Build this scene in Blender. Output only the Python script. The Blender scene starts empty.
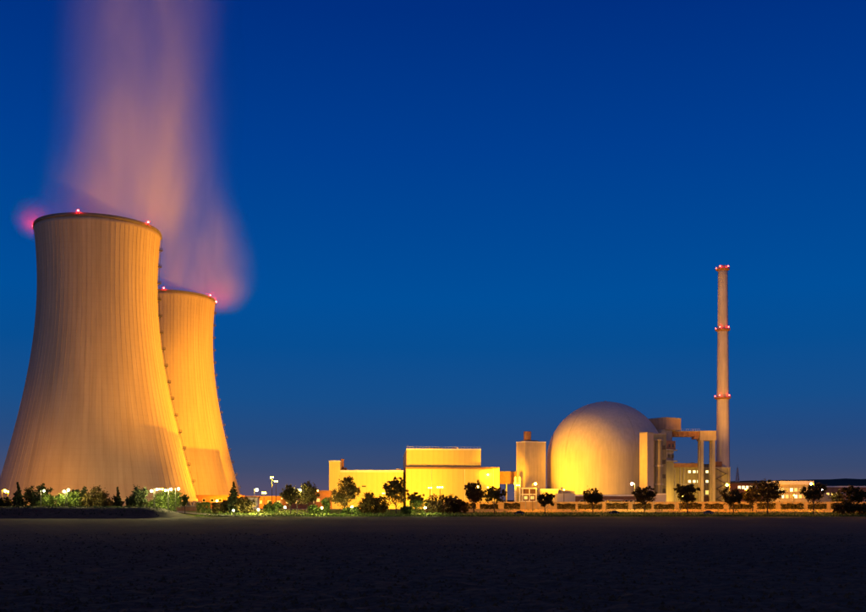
import bpy, math, random
import numpy as np
from mathutils import Vector, noise as mnoise

R = math.radians
PI = math.pi
S = bpy.context.scene
C = S.collection
rng = random.Random(7)
F = 975.0            # focal length in photograph pixels
CAMZ = 4.5

# ------------------------------------------------------------------ camera
cam_d = bpy.data.cameras.new('camera')
cam = bpy.data.objects.new('camera', cam_d)
C.objects.link(cam)
cam.location = (0, 0, CAMZ)
cam.rotation_euler = (R(90), 0, 0)
cam_d.sensor_width = 36
cam_d.sensor_fit = 'HORIZONTAL'
cam_d.lens = 36 * F / 866
cam_d.shift_y = 199.5 / 866
cam_d.clip_start = 0.5
cam_d.clip_end = 20000
S.camera = cam

# ------------------------------------------------------------------ sky (dusk: the sun has set; a faint soft twilight fill is added from behind the camera)
SUN_EL, SUN_ROT = R(-2.1), R(-45)
world = bpy.data.worlds.new('World')
S.world = world
world.use_nodes = True
wn = world.node_tree
bg = wn.nodes['Background']
sky = wn.nodes.new('ShaderNodeTexSky')          # afterglow over the set sun
sky.sky_type = 'NISHITA'
sky.sun_disc = False
sky.sun_elevation = SUN_EL
sky.sun_rotation = SUN_ROT
sky.ozone_density = 8.0
sky.dust_density = 0.6
wtc = wn.nodes.new('ShaderNodeTexCoord')
wsp = wn.nodes.new('ShaderNodeSeparateXYZ')
wn.links.new(wtc.outputs['Generated'], wsp.inputs[0])
wr = wn.nodes.new('ShaderNodeValToRGB')          # blue hour sky, the same all round, by elevation
stops = [(0.0, (0.090, 0.080, 0.125)), (0.036, (0.030, 0.066, 0.158)), (0.067, (0.012, 0.064, 0.205)), (0.1075, (0.004, 0.074, 0.258)),
         (0.206, (0.0, 0.078, 0.322)), (0.342, (0.0, 0.048, 0.283)), (0.453, (0.0, 0.029, 0.223)), (1.0, (0.0, 0.018, 0.15))]
we = wr.color_ramp.elements
while len(we) < len(stops):
    we.new(0.5)
for i, (p_, c_) in enumerate(stops):
    we[i].position = p_
    we[i].color = (*c_, 1)
wn.links.new(wsp.outputs[2], wr.inputs[0])
tint = wn.nodes.new('ShaderNodeMix')
tint.data_type = 'RGBA'
tint.blend_type = 'MULTIPLY'
tint.inputs[0].default_value = 1.0
tint.inputs[7].default_value = (1.3, 0.28, 0.02, 1)
wn.links.new(sky.outputs[0], tint.inputs[6])
wadd = wn.nodes.new('ShaderNodeMix')
wadd.data_type = 'RGBA'
wadd.blend_type = 'ADD'
wn.links.new(wr.outputs[0], wadd.inputs[6])
wn.links.new(tint.outputs[2], wadd.inputs[7])
wmr = wn.nodes.new('ShaderNodeMapRange')
wmr.inputs[1].default_value = 0.16
wmr.inputs[2].default_value = 0.0
wn.links.new(wsp.outputs[2], wmr.inputs[0])
wn.links.new(wmr.outputs[0], wadd.inputs[0])
wn.links.new(wadd.outputs[2], bg.inputs['Color'])
bg.inputs['Strength'].default_value = 1.0

sun_d = bpy.data.lights.new('sun', 'SUN')  # warm fill light added to lift the dark blue field
sun_d.energy = 0.24
sun_d.angle = R(110)
sun_d.color = (1.0, 0.68, 0.40)
sun = bpy.data.objects.new('sun', sun_d)
C.objects.link(sun)
sun.rotation_euler = (R(52), 0, R(-20))

S.view_settings.view_transform = 'Standard'
S.view_settings.look = 'None'
S.view_settings.exposure = 0.0
S.view_settings.gamma = 1.0
S.view_settings.use_curve_mapping = False
S.render.engine = 'CYCLES'
S.cycles.use_denoising = True
S.cycles.use_light_tree = True
S.cycles.max_bounces = 5
S.cycles.diffuse_bounces = 2
S.cycles.glossy_bounces = 2
S.cycles.transmission_bounces = 2
S.cycles.volume_bounces = 2
S.cycles.transparent_max_bounces = 6
S.cycles.sample_clamp_indirect = 4.0
S.cycles.volume_step_rate = 1.0
S.cycles.volume_max_steps = 128


# ------------------------------------------------------------------ helpers
def at(px, py, Y):
    """the point at depth Y metres seen in the photograph at px, py"""
    return Vector(((px - 433.0) / F * Y, Y, CAMZ - (py - 505.5) / F * Y))


def gz(Y):
    """height of the land at depth Y: field, verge, road, plant platform"""
    pts = [(-1e4, 0), (388, 0), (404, 1.1), (416, 1.15), (440, 2.5), (1e5, 2.5)]
    for (a, za), (b, zb) in zip(pts, pts[1:]):
        if Y <= b:
            t = (Y - a) / (b - a)
            return za + (zb - za) * t
    return 2.5


class MB:
    def __init__(self):
        self.v, self.f, self.smooth = [], [], []

    def add(self, vs, fs, smooth=False):
        o = len(self.v)
        self.v += [tuple(p) for p in vs]
        self.f += [tuple(i + o for i in q) for q in fs]
        self.smooth += [smooth] * len(fs)
        return self

    def box(self, x0, x1, y0, y1, z0, z1):
        return self.add([(x0, y0, z0), (x1, y0, z0), (x1, y1, z0), (x0, y1, z0),
                         (x0, y0, z1), (x1, y0, z1), (x1, y1, z1), (x0, y1, z1)],
                        [(0, 3, 2, 1), (4, 5, 6, 7), (0, 1, 5, 4), (1, 2, 6, 5), (2, 3, 7, 6), (3, 0, 4, 7)])

    def tube(self, p0, p1, r0, r1=None, n=10, cap=True):
        r1 = r0 if r1 is None else r1
        p0, p1 = Vector(p0), Vector(p1)
        d = (p1 - p0).normalized()
        a = d.orthogonal().normalized()
        b = d.cross(a)
        vs = []
        for p, r in ((p0, r0), (p1, r1)):
            for k in range(n):
                t = 2 * PI * k / n
                vs.append(p + a * (r * math.cos(t)) + b * (r * math.sin(t)))
        self.add(vs, [(k, (k + 1) % n, n + (k + 1) % n, n + k) for k in range(n)], n > 5)
        if cap:
            self.add(vs, [tuple(reversed(range(n))), tuple(range(n, 2 * n))])
        return self

    def bar(self, p0, p1, w, h):
        """box beam between two points"""
        p0, p1 = Vector(p0), Vector(p1)
        d = (p1 - p0).normalized()
        up = Vector((0, 0, 1)) if abs(d.z) < 0.9 else Vector((0, 1, 0))
        a = d.cross(up).normalized() * (w / 2)
        b = a.cross(d).normalized() * (h / 2)
        vs = [p + s * a + t * b for p in (p0, p1) for s, t in ((-1, -1), (1, -1), (1, 1), (-1, 1))]
        return self.add(vs, [(0, 3, 2, 1), (4, 5, 6, 7), (0, 1, 5, 4), (1, 2, 6, 5), (2, 3, 7, 6), (3, 0, 4, 7)])

    def lathe(self, prof, n=48, cap=False, smooth=True):
        o = []
        for r, z in prof:
            for k in range(n):
                t = 2 * PI * k / n
                o.append((r * math.cos(t), r * math.sin(t), z))
        fs = []
        for i in range(len(prof) - 1):
            for k in range(n):
                fs.append((i * n + k, i * n + (k + 1) % n, (i + 1) * n + (k + 1) % n, (i + 1) * n + k))
        self.add(o, fs, smooth)
        if cap:
            m = len(prof) - 1
            self.add([o[m * n + k] for k in range(n)], [tuple(range(n))])
            self.add([o[k] for k in range(n)], [tuple(reversed(range(n)))])
        return self

    def sphere(self, c, r, n=8, m=5):
        c = Vector(c)
        vs = [c + Vector((0, 0, -r))]
        for i in range(1, m):
            t = -PI / 2 + PI * i / m
            for k in range(n):
                a = 2 * PI * k / n
                vs.append(c + Vector((math.cos(t) * math.cos(a), math.cos(t) * math.sin(a), math.sin(t))) * r)
        vs.append(c + Vector((0, 0, r)))
        fs = [(0, 1 + (k + 1) % n, 1 + k) for k in range(n)]
        for i in range(m - 2):
            for k in range(n):
                a = 1 + i * n
                fs.append((a + k, a + (k + 1) % n, a + n + (k + 1) % n, a + n + k))
        e = len(vs) - 1
        a = 1 + (m - 2) * n
        fs += [(a + k, a + (k + 1) % n, e) for k in range(n)]
        return self.add(vs, fs, True)

    def mesh(self, name):
        me = bpy.data.meshes.new(name)
        me.from_pydata(self.v, [], self.f)
        me.polygons.foreach_set('use_smooth', self.smooth)
        me.update()
        return me

    def build(self, name, mat, parent=None):
        return link(name, self.mesh(name), mat, parent)


def link(name, me, mat=None, parent=None, loc=None):
    o = bpy.data.objects.new(name, me)
    if mat is not None and not me.materials:
        me.materials.append(mat)
    C.objects.link(o)
    if parent is not None:
        o.parent = parent
    if loc is not None:
        o.location = loc
    return o


def tag(o, label, cat, group=None, kind=None):
    o['label'] = label
    o['category'] = cat
    if group:
        o['group'] = group
    if kind:
        o['kind'] = kind
    return o


def thing(name, label, cat, loc, rz=0, group=None):
    o = bpy.data.objects.new(name, None)
    C.objects.link(o)
    o.location = loc
    o.rotation_euler = (0, 0, rz)
    o.empty_display_size = 0.5
    return tag(o, label, cat, group)


def struct(o):
    o['kind'] = 'structure'
    return o


def quads_mesh(name, V, mat_idx=None):
    """numpy (n,4,3) quads to a mesh"""
    n = len(V)
    me = bpy.data.meshes.new(name)
    me.vertices.add(4 * n)
    me.vertices.foreach_set('co', V.reshape(-1).astype(np.float32))
    me.loops.add(4 * n)
    me.loops.foreach_set('vertex_index', np.arange(4 * n, dtype=np.int32))
    me.polygons.add(n)
    me.polygons.foreach_set('loop_start', np.arange(n, dtype=np.int32) * 4)
    me.polygons.foreach_set('loop_total', np.full(n, 4, dtype=np.int32))
    me.update(calc_edges=True)
    return me


# ------------------------------------------------------------------ materials
def nodes(name):
    m = bpy.data.materials.new(name)
    m.use_nodes = True
    nt = m.node_tree
    return m, nt, nt.nodes['Principled BSDF']


def mapped(nt, scale, coord='Object'):
    tc = nt.nodes.new('ShaderNodeTexCoord')
    mp = nt.nodes.new('ShaderNodeMapping')
    mp.inputs['Scale'].default_value = scale
    nt.links.new(tc.outputs[coord], mp.inputs['Vector'])
    return mp.outputs[0]


def noise_tex(nt, vec, scale, detail=4, rough=0.55):
    n = nt.nodes.new('ShaderNodeTexNoise')
    n.inputs['Scale'].default_value = scale
    n.inputs['Detail'].default_value = detail
    n.inputs['Roughness'].default_value = rough
    nt.links.new(vec, n.inputs['Vector'])
    return n.outputs['Fac']


def ramp(nt, fac, stops):
    r = nt.nodes.new('ShaderNodeValToRGB')
    e = r.color_ramp.elements
    while len(e) < len(stops):
        e.new(0.5)
    for i, (p, c) in enumerate(stops):
        e[i].position = p
        e[i].color = c if len(c) == 4 else (*c, 1)
    nt.links.new(fac, r.inputs[0])
    return r.outputs[0]


def mixc(nt, a, b, fac, mode='MIX'):
    m = nt.nodes.new('ShaderNodeMix')
    m.data_type = 'RGBA'
    m.blend_type = mode
    for s, i in ((fac, 0), (a, 6), (b, 7)):
        if isinstance(s, (int, float)):
            m.inputs[i].default_value = s
        elif isinstance(s, tuple):
            m.inputs[i].default_value = (*s, 1) if len(s) == 3 else s
        else:
            nt.links.new(s, m.inputs[i])
    return m.outputs[2]


def bump(nt, bsdf, h, strength=0.3, dist=0.05):
    b = nt.nodes.new('ShaderNodeBump')
    b.inputs['Strength'].default_value = strength
    b.inputs['Distance'].default_value = dist
    nt.links.new(h, b.inputs['Height'])
    nt.links.new(b.outputs[0], bsdf.inputs['Normal'])


def surf(name, c, rough=0.8, var=0.25, scale=0.25, streak=0.0, metal=0.0, bumps=0.15):
    """painted or mineral surface with cloudy and streaky tone variation"""
    m, nt, b = nodes(name)
    v = mapped(nt, (1, 1, 1))
    n1 = noise_tex(nt, v, scale, 6, 0.6)
    lo = tuple(x * (1 - var) for x in c)
    hi = tuple(min(0.9, x * (1 + var)) for x in c)
    col = ramp(nt, n1, [(0.3, lo), (0.7, hi)])
    if streak:
        v2 = mapped(nt, (1, 1, 0.06))
        n2 = noise_tex(nt, v2, 0.9, 5, 0.6)
        st = ramp(nt, n2, [(0.35, (1 - streak,) * 3), (0.62, (1, 1, 1))])
        col = mixc(nt, col, st, 1.0, 'MULTIPLY')
    nt.links.new(col, b.inputs['Base Color'])
    b.inputs['Roughness'].default_value = rough
    b.inputs['Metallic'].default_value = metal
    if bumps:
        n3 = noise_tex(nt, v, 2.5, 5)
        bump(nt, b, n3, bumps, 0.05)
    return m


def emit(name, c, strength):
    m = bpy.data.materials.new(name)
    m.use_nodes = True
    nt = m.node_tree
    nt.nodes.remove(nt.nodes['Principled BSDF'])
    e = nt.nodes.new('ShaderNodeEmission')
    e.inputs[0].default_value = (*c, 1)
    e.inputs[1].default_value = strength
    nt.links.new(e.outputs[0], nt.nodes['Material Output'].inputs[0])
    return m


def cladding(name, c, pitch=0.5, var=0.08):
    """ribbed metal cladding: fine vertical ribs and slow tone variation from sheet to sheet"""
    m, nt, b = nodes(name)
    v = mapped(nt, (1, 1, 1))
    w = nt.nodes.new('ShaderNodeTexWave')
    w.wave_type = 'BANDS'
    w.bands_direction = 'X'
    w.inputs['Scale'].default_value = 0.5 / pitch
    nt.links.new(v, w.inputs[0])
    v2 = mapped(nt, (0.16, 0.16, 0.02))
    n1 = noise_tex(nt, v2, 1.0, 3)
    col = ramp(nt, n1, [(0.3, tuple(x * (1 - var) for x in c)), (0.7, tuple(x * (1 + var) for x in c))])
    v3 = mapped(nt, (1, 1, 0.05))
    n2 = noise_tex(nt, v3, 0.8, 5, 0.65)
    col = mixc(nt, col, ramp(nt, n2, [(0.3, (0.86, 0.84, 0.8)), (0.6, (1, 1, 1))]), 1.0, 'MULTIPLY')
    nt.links.new(col, b.inputs['Base Color'])
    b.inputs['Roughness'].default_value = 0.5
    bump(nt, b, w.outputs['Fac'], 0.25, 0.06)
    return m


def tower_concrete():
    m, nt, b = nodes('cooling_tower_concrete')
    tc = nt.nodes.new('ShaderNodeTexCoord')
    sp = nt.nodes.new('ShaderNodeSeparateXYZ')
    nt.links.new(tc.outputs['Object'], sp.inputs[0])
    an = nt.nodes.new('ShaderNodeMath')
    an.operation = 'ARCTAN2'
    nt.links.new(sp.outputs[1], an.inputs[0])
    nt.links.new(sp.outputs[0], an.inputs[1])
    cb = nt.nodes.new('ShaderNodeCombineXYZ')

    def sc(sock, k):
        q = nt.nodes.new('ShaderNodeMath')
        q.operation = 'MULTIPLY'
        q.inputs[1].default_value = k
        nt.links.new(sock, q.inputs[0])
        return q.outputs[0]
    nt.links.new(sc(an.outputs[0], 22.0), cb.inputs[0])
    nt.links.new(sc(sp.outputs[2], 0.012), cb.inputs[1])
    n1 = noise_tex(nt, cb.outputs[0], 1.0, 5, 0.65)          # runoff streaks down the shell
    cb2 = nt.nodes.new('ShaderNodeCombineXYZ')
    nt.links.new(sc(an.outputs[0], 6.0), cb2.inputs[0])
    nt.links.new(sc(sp.outputs[2], 0.03), cb2.inputs[1])
    n2 = noise_tex(nt, cb2.outputs[0], 1.0, 6, 0.6)          # broad patches
    col = ramp(nt, n2, [(0.3, (0.35, 0.29, 0.205)), (0.7, (0.43, 0.36, 0.26))])
    st = ramp(nt, n1, [(0.34, (0.83, 0.82, 0.81)), (0.47, (0.96, 0.96, 0.96)), (0.75, (1.05, 1.05, 1.04))])
    col = mixc(nt, col, st, 1.0, 'MULTIPLY')
    # faint lift rings from the climbing formwork
    w = nt.nodes.new('ShaderNodeTexWave')
    w.wave_type = 'BANDS'
    w.bands_direction = 'Z'
    w.inputs['Scale'].default_value = 0.105
    w.inputs['Distortion'].default_value = 0.3
    nt.links.new(tc.outputs['Object'], w.inputs[0])
    col = mixc(nt, col, ramp(nt, w.outputs['Fac'], [(0.0, (0.97, 0.97, 0.97)), (0.12, (1, 1, 1))]), 1.0, 'MULTIPLY')
    nt.links.new(col, b.inputs['Base Color'])
    b.inputs['Roughness'].default_value = 0.9
    b.inputs['Specular IOR Level'].default_value = 0.2
    bump(nt, b, n1, 0.15, 0.3)
    return m


def leaf_mat(name, c1, c2):
    m, nt, b = nodes(name)
    oi = nt.nodes.new('ShaderNodeObjectInfo')
    v = mapped(nt, (1, 1, 1))
    n = noise_tex(nt, v, 0.9, 3)
    col = ramp(nt, n, [(0.3, c1), (0.7, c2)])
    hs = nt.nodes.new('ShaderNodeHueSaturation')
    mr = nt.nodes.new('ShaderNodeMapRange')
    mr.inputs[3].default_value = 0.75
    mr.inputs[4].default_value = 1.25
    nt.links.new(oi.outputs['Random'], mr.inputs[0])
    nt.links.new(mr.outputs[0], hs.inputs['Value'])
    nt.links.new(col, hs.inputs['Color'])
    tr = nt.nodes.new('ShaderNodeBsdfTranslucent')
    nt.links.new(hs.outputs[0], tr.inputs[0])
    nt.links.new(hs.outputs[0], b.inputs['Base Color'])
    b.inputs['Roughness'].default_value = 0.7
    b.inputs['Specular IOR Level'].default_value = 0.2
    mx = nt.nodes.new('ShaderNodeMixShader')
    mx.inputs[0].default_value = 0.45
    nt.links.new(b.outputs[0], mx.inputs[1])
    nt.links.new(tr.outputs[0], mx.inputs[2])
    nt.links.new(mx.outputs[0], nt.nodes['Material Output'].inputs[0])
    return m


def ground_mat(name, stops, scale, bump_s=0.5, bump_d=0.1, big=0.02):
    m, nt, b = nodes(name)
    v = mapped(nt, (1, 1, 1))
    n1 = noise_tex(nt, v, scale, 8, 0.65)
    n2 = noise_tex(nt, v, big, 4)
    col = ramp(nt, n1, stops)
    col = mixc(nt, col, ramp(nt, n2, [(0.3, (0.7, 0.7, 0.7)), (0.7, (1.2, 1.2, 1.2))]), 1.0, 'MULTIPLY')
    nt.links.new(col, b.inputs['Base Color'])
    b.inputs['Roughness'].default_value = 0.95
    b.inputs['Specular IOR Level'].default_value = 0.1
    bump(nt, b, n1, bump_s, bump_d)
    return m


M = {}
M['tower'] = tower_concrete()
M['tower_dark'] = surf('weathered_rim_concrete', (0.12, 0.11, 0.10), 0.9)
M['fill'] = surf('dark_cooling_fill', (0.05, 0.04, 0.035), 0.9)
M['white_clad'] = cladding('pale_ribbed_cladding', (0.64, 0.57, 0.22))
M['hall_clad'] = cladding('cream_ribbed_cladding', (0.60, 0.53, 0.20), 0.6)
M['brown_trim'] = surf('brown_metal_trim', (0.20, 0.10, 0.06), 0.5)
M['light_trim'] = surf('pale_metal_trim', (0.72, 0.70, 0.66), 0.45)
M['roof'] = surf('bitumen_roof', (0.09, 0.085, 0.08), 0.9)
M['concrete'] = surf('grey_concrete', (0.36, 0.34, 0.31), 0.85, 0.18, 0.15, 0.25)
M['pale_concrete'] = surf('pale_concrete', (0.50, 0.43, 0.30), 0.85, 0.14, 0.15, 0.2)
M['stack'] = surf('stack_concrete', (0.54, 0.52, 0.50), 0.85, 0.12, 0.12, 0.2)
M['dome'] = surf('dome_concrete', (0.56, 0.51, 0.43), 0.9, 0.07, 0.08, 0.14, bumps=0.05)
M['shaft'] = surf('shaft_cladding', (0.50, 0.43, 0.32), 0.7, 0.1, 0.2, 0.15)
M['penthouse'] = surf('ochre_sheet_cladding', (0.46, 0.33, 0.20), 0.7, 0.12, 0.25, 0.2)
M['brown_wall'] = surf('brown_brick_wall', (0.19, 0.095, 0.06), 0.85, 0.25, 0.6)
M['brick'] = surf('red_brown_wall', (0.28, 0.13, 0.07), 0.85, 0.25, 0.5)
M['mauve'] = surf('grey_mauve_panel', (0.45, 0.42, 0.43), 0.7, 0.08)
M['olive'] = surf('olive_render', (0.40, 0.38, 0.22), 0.85, 0.15, 0.2, 0.25)
M['dark_green'] = surf('dark_green_grey_panel', (0.10, 0.11, 0.08), 0.8, 0.2)
M['grey_green'] = surf('grey_green_render', (0.26, 0.25, 0.18), 0.85, 0.15, 0.2, 0.25)
M['steel'] = surf('galvanised_steel', (0.42, 0.42, 0.42), 0.45, 0.15, 0.5, 0.0, 0.6, 0)
M['dark_steel'] = surf('dark_steel', (0.07, 0.065, 0.06), 0.6, 0.2, 0.5)
M['mast'] = surf('dark_painted_mast', (0.05, 0.05, 0.045), 0.6, 0.15, 0.5, 0, 0, 0)
M['rust_steel'] = surf('brown_painted_girder', (0.33, 0.17, 0.08), 0.6, 0.25, 0.4)
M['white_pipe'] = surf('white_pipe_paint', (0.72, 0.70, 0.66), 0.4, 0.06)
M['glass'] = nodes('dark_window_glass')[0]
gb = M['glass'].node_tree.nodes['Principled BSDF']
gb.inputs['Base Color'].default_value = (0.02, 0.025, 0.03, 1)
gb.inputs['Roughness'].default_value = 0.08
M['win_warm'] = emit('lit_window_warm', (1.0, 0.72, 0.30), 3.0)
M['win_amber'] = emit('lit_window_amber', (1.0, 0.55, 0.12), 1.6)
M['win_dim'] = emit('lit_window_dim', (1.0, 0.45, 0.06), 0.9)
M['bark'] = surf('tree_bark', (0.07, 0.05, 0.035), 0.95, 0.3, 1.5)
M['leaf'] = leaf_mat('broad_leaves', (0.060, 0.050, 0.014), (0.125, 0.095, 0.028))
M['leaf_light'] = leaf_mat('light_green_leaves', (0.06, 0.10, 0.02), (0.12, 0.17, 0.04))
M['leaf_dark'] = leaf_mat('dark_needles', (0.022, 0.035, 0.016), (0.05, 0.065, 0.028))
M['leaf_rust'] = leaf_mat('rusty_leaves', (0.08, 0.055, 0.02), (0.14, 0.09, 0.03))
M['soil'] = ground_mat('ploughed_soil', [(0.28, (0.022, 0.018, 0.011)), (0.5, (0.048, 0.040, 0.022)), (0.72, (0.095, 0.078, 0.042))], 1.4, 0.8, 0.12)
M['grass'] = ground_mat('rough_grass', [(0.3, (0.07, 0.085, 0.02)), (0.7, (0.14, 0.165, 0.035))], 0.7, 0.8, 0.2)
M['bank_grass'] = ground_mat('dry_bank_grass', [(0.3, (0.045, 0.034, 0.018)), (0.7, (0.10, 0.075, 0.04))], 0.5, 0.8, 0.2)
M['asphalt'] = ground_mat('asphalt', [(0.3, (0.05, 0.048, 0.045)), (0.7, (0.085, 0.08, 0.075))], 1.2, 0.2, 0.02)
M['track'] = ground_mat('gravel_track', [(0.3, (0.22, 0.19, 0.15)), (0.7, (0.36, 0.31, 0.25))], 1.5, 0.4, 0.03)
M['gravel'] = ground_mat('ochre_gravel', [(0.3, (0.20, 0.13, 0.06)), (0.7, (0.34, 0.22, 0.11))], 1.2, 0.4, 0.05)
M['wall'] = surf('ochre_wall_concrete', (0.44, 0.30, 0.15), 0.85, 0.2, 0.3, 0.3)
M['yard'] = ground_mat('plant_yard_paving', [(0.3, (0.13, 0.12, 0.10)), (0.7, (0.21, 0.19, 0.16))], 0.4, 0.2, 0.03)
M['far'] = ground_mat('far_farmland', [(0.3, (0.03, 0.035, 0.02)), (0.7, (0.05, 0.055, 0.03))], 0.02, 0.1, 0.1)
M['hill'] = ground_mat('wooded_hill', [(0.3, (0.012, 0.018, 0.012)), (0.7, (0.03, 0.04, 0.022))], 0.02, 0.8, 4.0, 0.002)
M['heap'] = ground_mat('sandy_heap', [(0.3, (0.30, 0.22, 0.13)), (0.7, (0.42, 0.31, 0.19))], 0.6, 0.5, 0.1)
M['car_dark'] = nodes('dark_car_paint')[0]
cbs = M['car_dark'].node_tree.nodes['Principled BSDF']
cbs.inputs['Base Color'].default_value = (0.02, 0.02, 0.025, 1)
cbs.inputs['Roughness'].default_value = 0.25
cbs.inputs['Coat Weight'].default_value = 0.6
M['car_red'] = M['car_dark'].copy()
M['car_red'].name = 'maroon_car_paint'
M['car_red'].node_tree.nodes['Principled BSDF'].inputs['Base Color'].default_value = (0.06, 0.012, 0.01, 1)
M['car_grey'] = M['car_dark'].copy()
M['car_grey'].name = 'grey_car_paint'
M['car_grey'].node_tree.nodes['Principled BSDF'].inputs['Base Color'].default_value = (0.10, 0.10, 0.10, 1)
M['tyre'] = surf('tyre_rubber', (0.015, 0.015, 0.015), 0.9, 0.1, 1, 0, 0, 0)

SOD = (1.0, 0.36, 0.004)       # sodium lamp
SODY = (1.0, 0.40, 0.005)      # yellower sodium lamp
WHT = (1.0, 0.84, 0.30)       # metal halide lamp, yellowish
RED = (1.0, 0.012, 0.010)


# ------------------------------------------------------------------ land
def strip(name, mat, y0, y1, x0, x1, ny, nx, amp=0.0, dz=0.0, zf=gz, nsc=0.12):
    vs, fs = [], []
    for j in range(ny + 1):
        Y = y0 + (y1 - y0) * j / ny
        for i in range(nx + 1):
            X = x0 + (x1 - x0) * i / nx
            e = amp * mnoise.noise((X * nsc, Y * nsc, 3.3)) if amp and 0 < j < ny else 0
            vs.append((X, Y, zf(Y) + dz + e))
    for j in range(ny):
        for i in range(nx):
            a = j * (nx + 1) + i
            fs.append((a, a + 1, a + nx + 2, a + nx + 1))
    mb = MB().add(vs, fs, True)
    return struct(mb.build(name, mat))


# ploughed field: clods near the camera are real relief, coarser towards the far edge
def build_field():
    ys = [-80, 0, 25]
    y = 34.0
    while y < 388:
        ys.append(y)
        y *= 1.0035 if y < 110 else (1.007 if y < 220 else 1.02)
    ys.append(388)
    ys = np.array(ys)
    nx = 420
    u = np.linspace(-1, 1, nx)
    X = np.sign(u)[None, :] * np.abs(u)[None, :] * (np.maximum(ys, 30)[:, None] * 0.52 + 6)
    X[:, 0] = -900
    X[:, -1] = 900
    Y = np.repeat(ys[:, None], nx, 1)
    Z = np.zeros_like(X)
    r = np.random.default_rng(3)
    for i in range(len(ys)):
        if ys[i] < 30 or ys[i] > 380:
            continue
        for j in range(1, nx - 1):
            xx, yy = X[i, j], ys[i]
            h = 0.16 * mnoise.fractal((xx * 0.55, yy * 0.4, 0), 1.0, 2.0, 3)
            h += 0.10 * math.sin((xx * 0.95 + yy * 0.3) * 1.9) * mnoise.noise((xx * 0.06, yy * 0.06, 5))
            Z[i, j] = h * (1.0 - 0.75 * min(1.0, max(0.0, (yy - 50) / 170.0)))
    n = len(ys)
    vs = np.stack([X, Y, Z], -1).reshape(-1, 3)
    idx = (np.arange(n - 1)[:, None] * nx + np.arange(nx - 1)[None, :]).reshape(-1)
    fs = np.stack([idx, idx + 1, idx + nx + 1, idx + nx], -1)
    me = bpy.data.meshes.new('field')
    me.from_pydata(vs.tolist(), [], fs.tolist())
    return struct(link('field', me, M['soil']))


build_field()

# loose clods lying on the field
r0 = np.random.default_rng(11)
nC = 9000
cy = 36 + 120 * r0.random(nC) ** 1.8
cx = (r0.random(nC) - 0.5) * cy * 0.98
cs = 0.05 + 0.13 * r0.random(nC) ** 2.5
tet = np.array([(1, 0.2, 0), (-0.6, 0.9, 0), (-0.5, -0.9, 0), (0.1, 0.0, 1.0)])
quad = []
for k in range(nC):
    a = r0.random() * 6.28
    ca, sa = math.cos(a), math.sin(a)
    p = tet * cs[k] * (0.7 + 0.6 * r0.random((4, 3)))
    p = np.stack([p[:, 0] * ca - p[:, 1] * sa, p[:, 0] * sa + p[:, 1] * ca, p[:, 2]], -1) + (cx[k], cy[k], -0.0)
    q = np.array([p[0], p[1], p[3], p[3]])
    quad += [[p[0], p[1], p[3], (p[0] + p[3]) / 2], [p[1], p[2], p[3], (p[1] + p[3]) / 2], [p[2], p[0], p[3], (p[2] + p[3]) / 2]]
clods = link('soil_clods', quads_mesh('soil_clods', np.array(quad)), M['soil'])
tag(clods, 'loose clods of dark earth scattered over the ploughed field', 'soil', kind='stuff')

strip('grass_verge', M['grass'], 388, 440, -420, 420, 26, 210, 0.25)
strip('plant_yard', M['yard'], 440, 900, -600, 600, 12, 12)
strip('far_land', M['far'], 900, 9000, -9000, 9000, 4, 8)
strip('far_land', M['far'], -400, 900, -9000, -600, 4, 4, zf=lambda Y: 1.0)
strip('far_land', M['far'], -400, 900, 600, 9000, 4, 4, zf=lambda Y: 1.0)
strip('road', M['asphalt'], 405, 413.5, -92, 420, 3, 120, 0, 0.16)
strip('road_marking', surf('white_road_paint', (0.7, 0.7, 0.66), 0.6), 405.3, 405.55, -90, 420, 1, 90, 0, 0.166)
strip('pavement', M['track'], 414, 416, 4, 420, 1, 80, 0, 0.28)
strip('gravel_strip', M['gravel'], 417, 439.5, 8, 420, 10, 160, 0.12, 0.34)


def ribbon(name, pts, w, mat, dz):
    vs, fs = [], []
    for i, p in enumerate(pts):
        a = pts[max(0, i - 1)]
        b = pts[min(len(pts) - 1, i + 1)]
        d = Vector((b[0] - a[0], b[1] - a[1], 0)).normalized()
        nrm = Vector((-d.y, d.x, 0)) * (w / 2)
        for s in (-1, 1):
            q = Vector((p[0], p[1], 0)) + nrm * s
            vs.append((q.x, q.y, gz(q.y) + dz))
    for i in range(len(pts) - 1):
        fs.append((2 * i, 2 * i + 1, 2 * i + 3, 2 * i + 2))
    return struct(MB().add(vs, fs, True).build(name, mat))


ribbon('farm_track', [(-112, 424), (-106, 414), (-99, 402), (-90, 393), (-78, 387), (-66, 384), (-50, 382)], 5.0, M['track'], 0.42)


# hills on the horizon, to the right
def build_hills():
    vs, fs = [], []
    n = 90
    rows = 7
    for j in range(rows):
        Y = 3300 + 260 * j
        for i in range(n + 1):
            X = -2600 + 6600 * i / n
            env = 1 / (1 + math.exp(-(X - 900) / 230.0))
            h = 132 * env + 20 * (1 - env) + 14 * mnoise.noise((X * 0.0017, j * 0.3, 1)) + 5 * mnoise.noise((X * 0.012, j * 1.1, 4))
            vs.append((X, Y, -4 + h * math.sin(PI / 2 * j / (rows - 1)) ** 0.8 if j else -4))
    for j in range(rows - 1):
        for i in range(n):
            a = j * (n + 1) + i
            fs.append((a, a + 1, a + n + 2, a + n + 1))
    struct(MB().add(vs, fs, True).build('hills', M['hill']))


build_hills()


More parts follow.
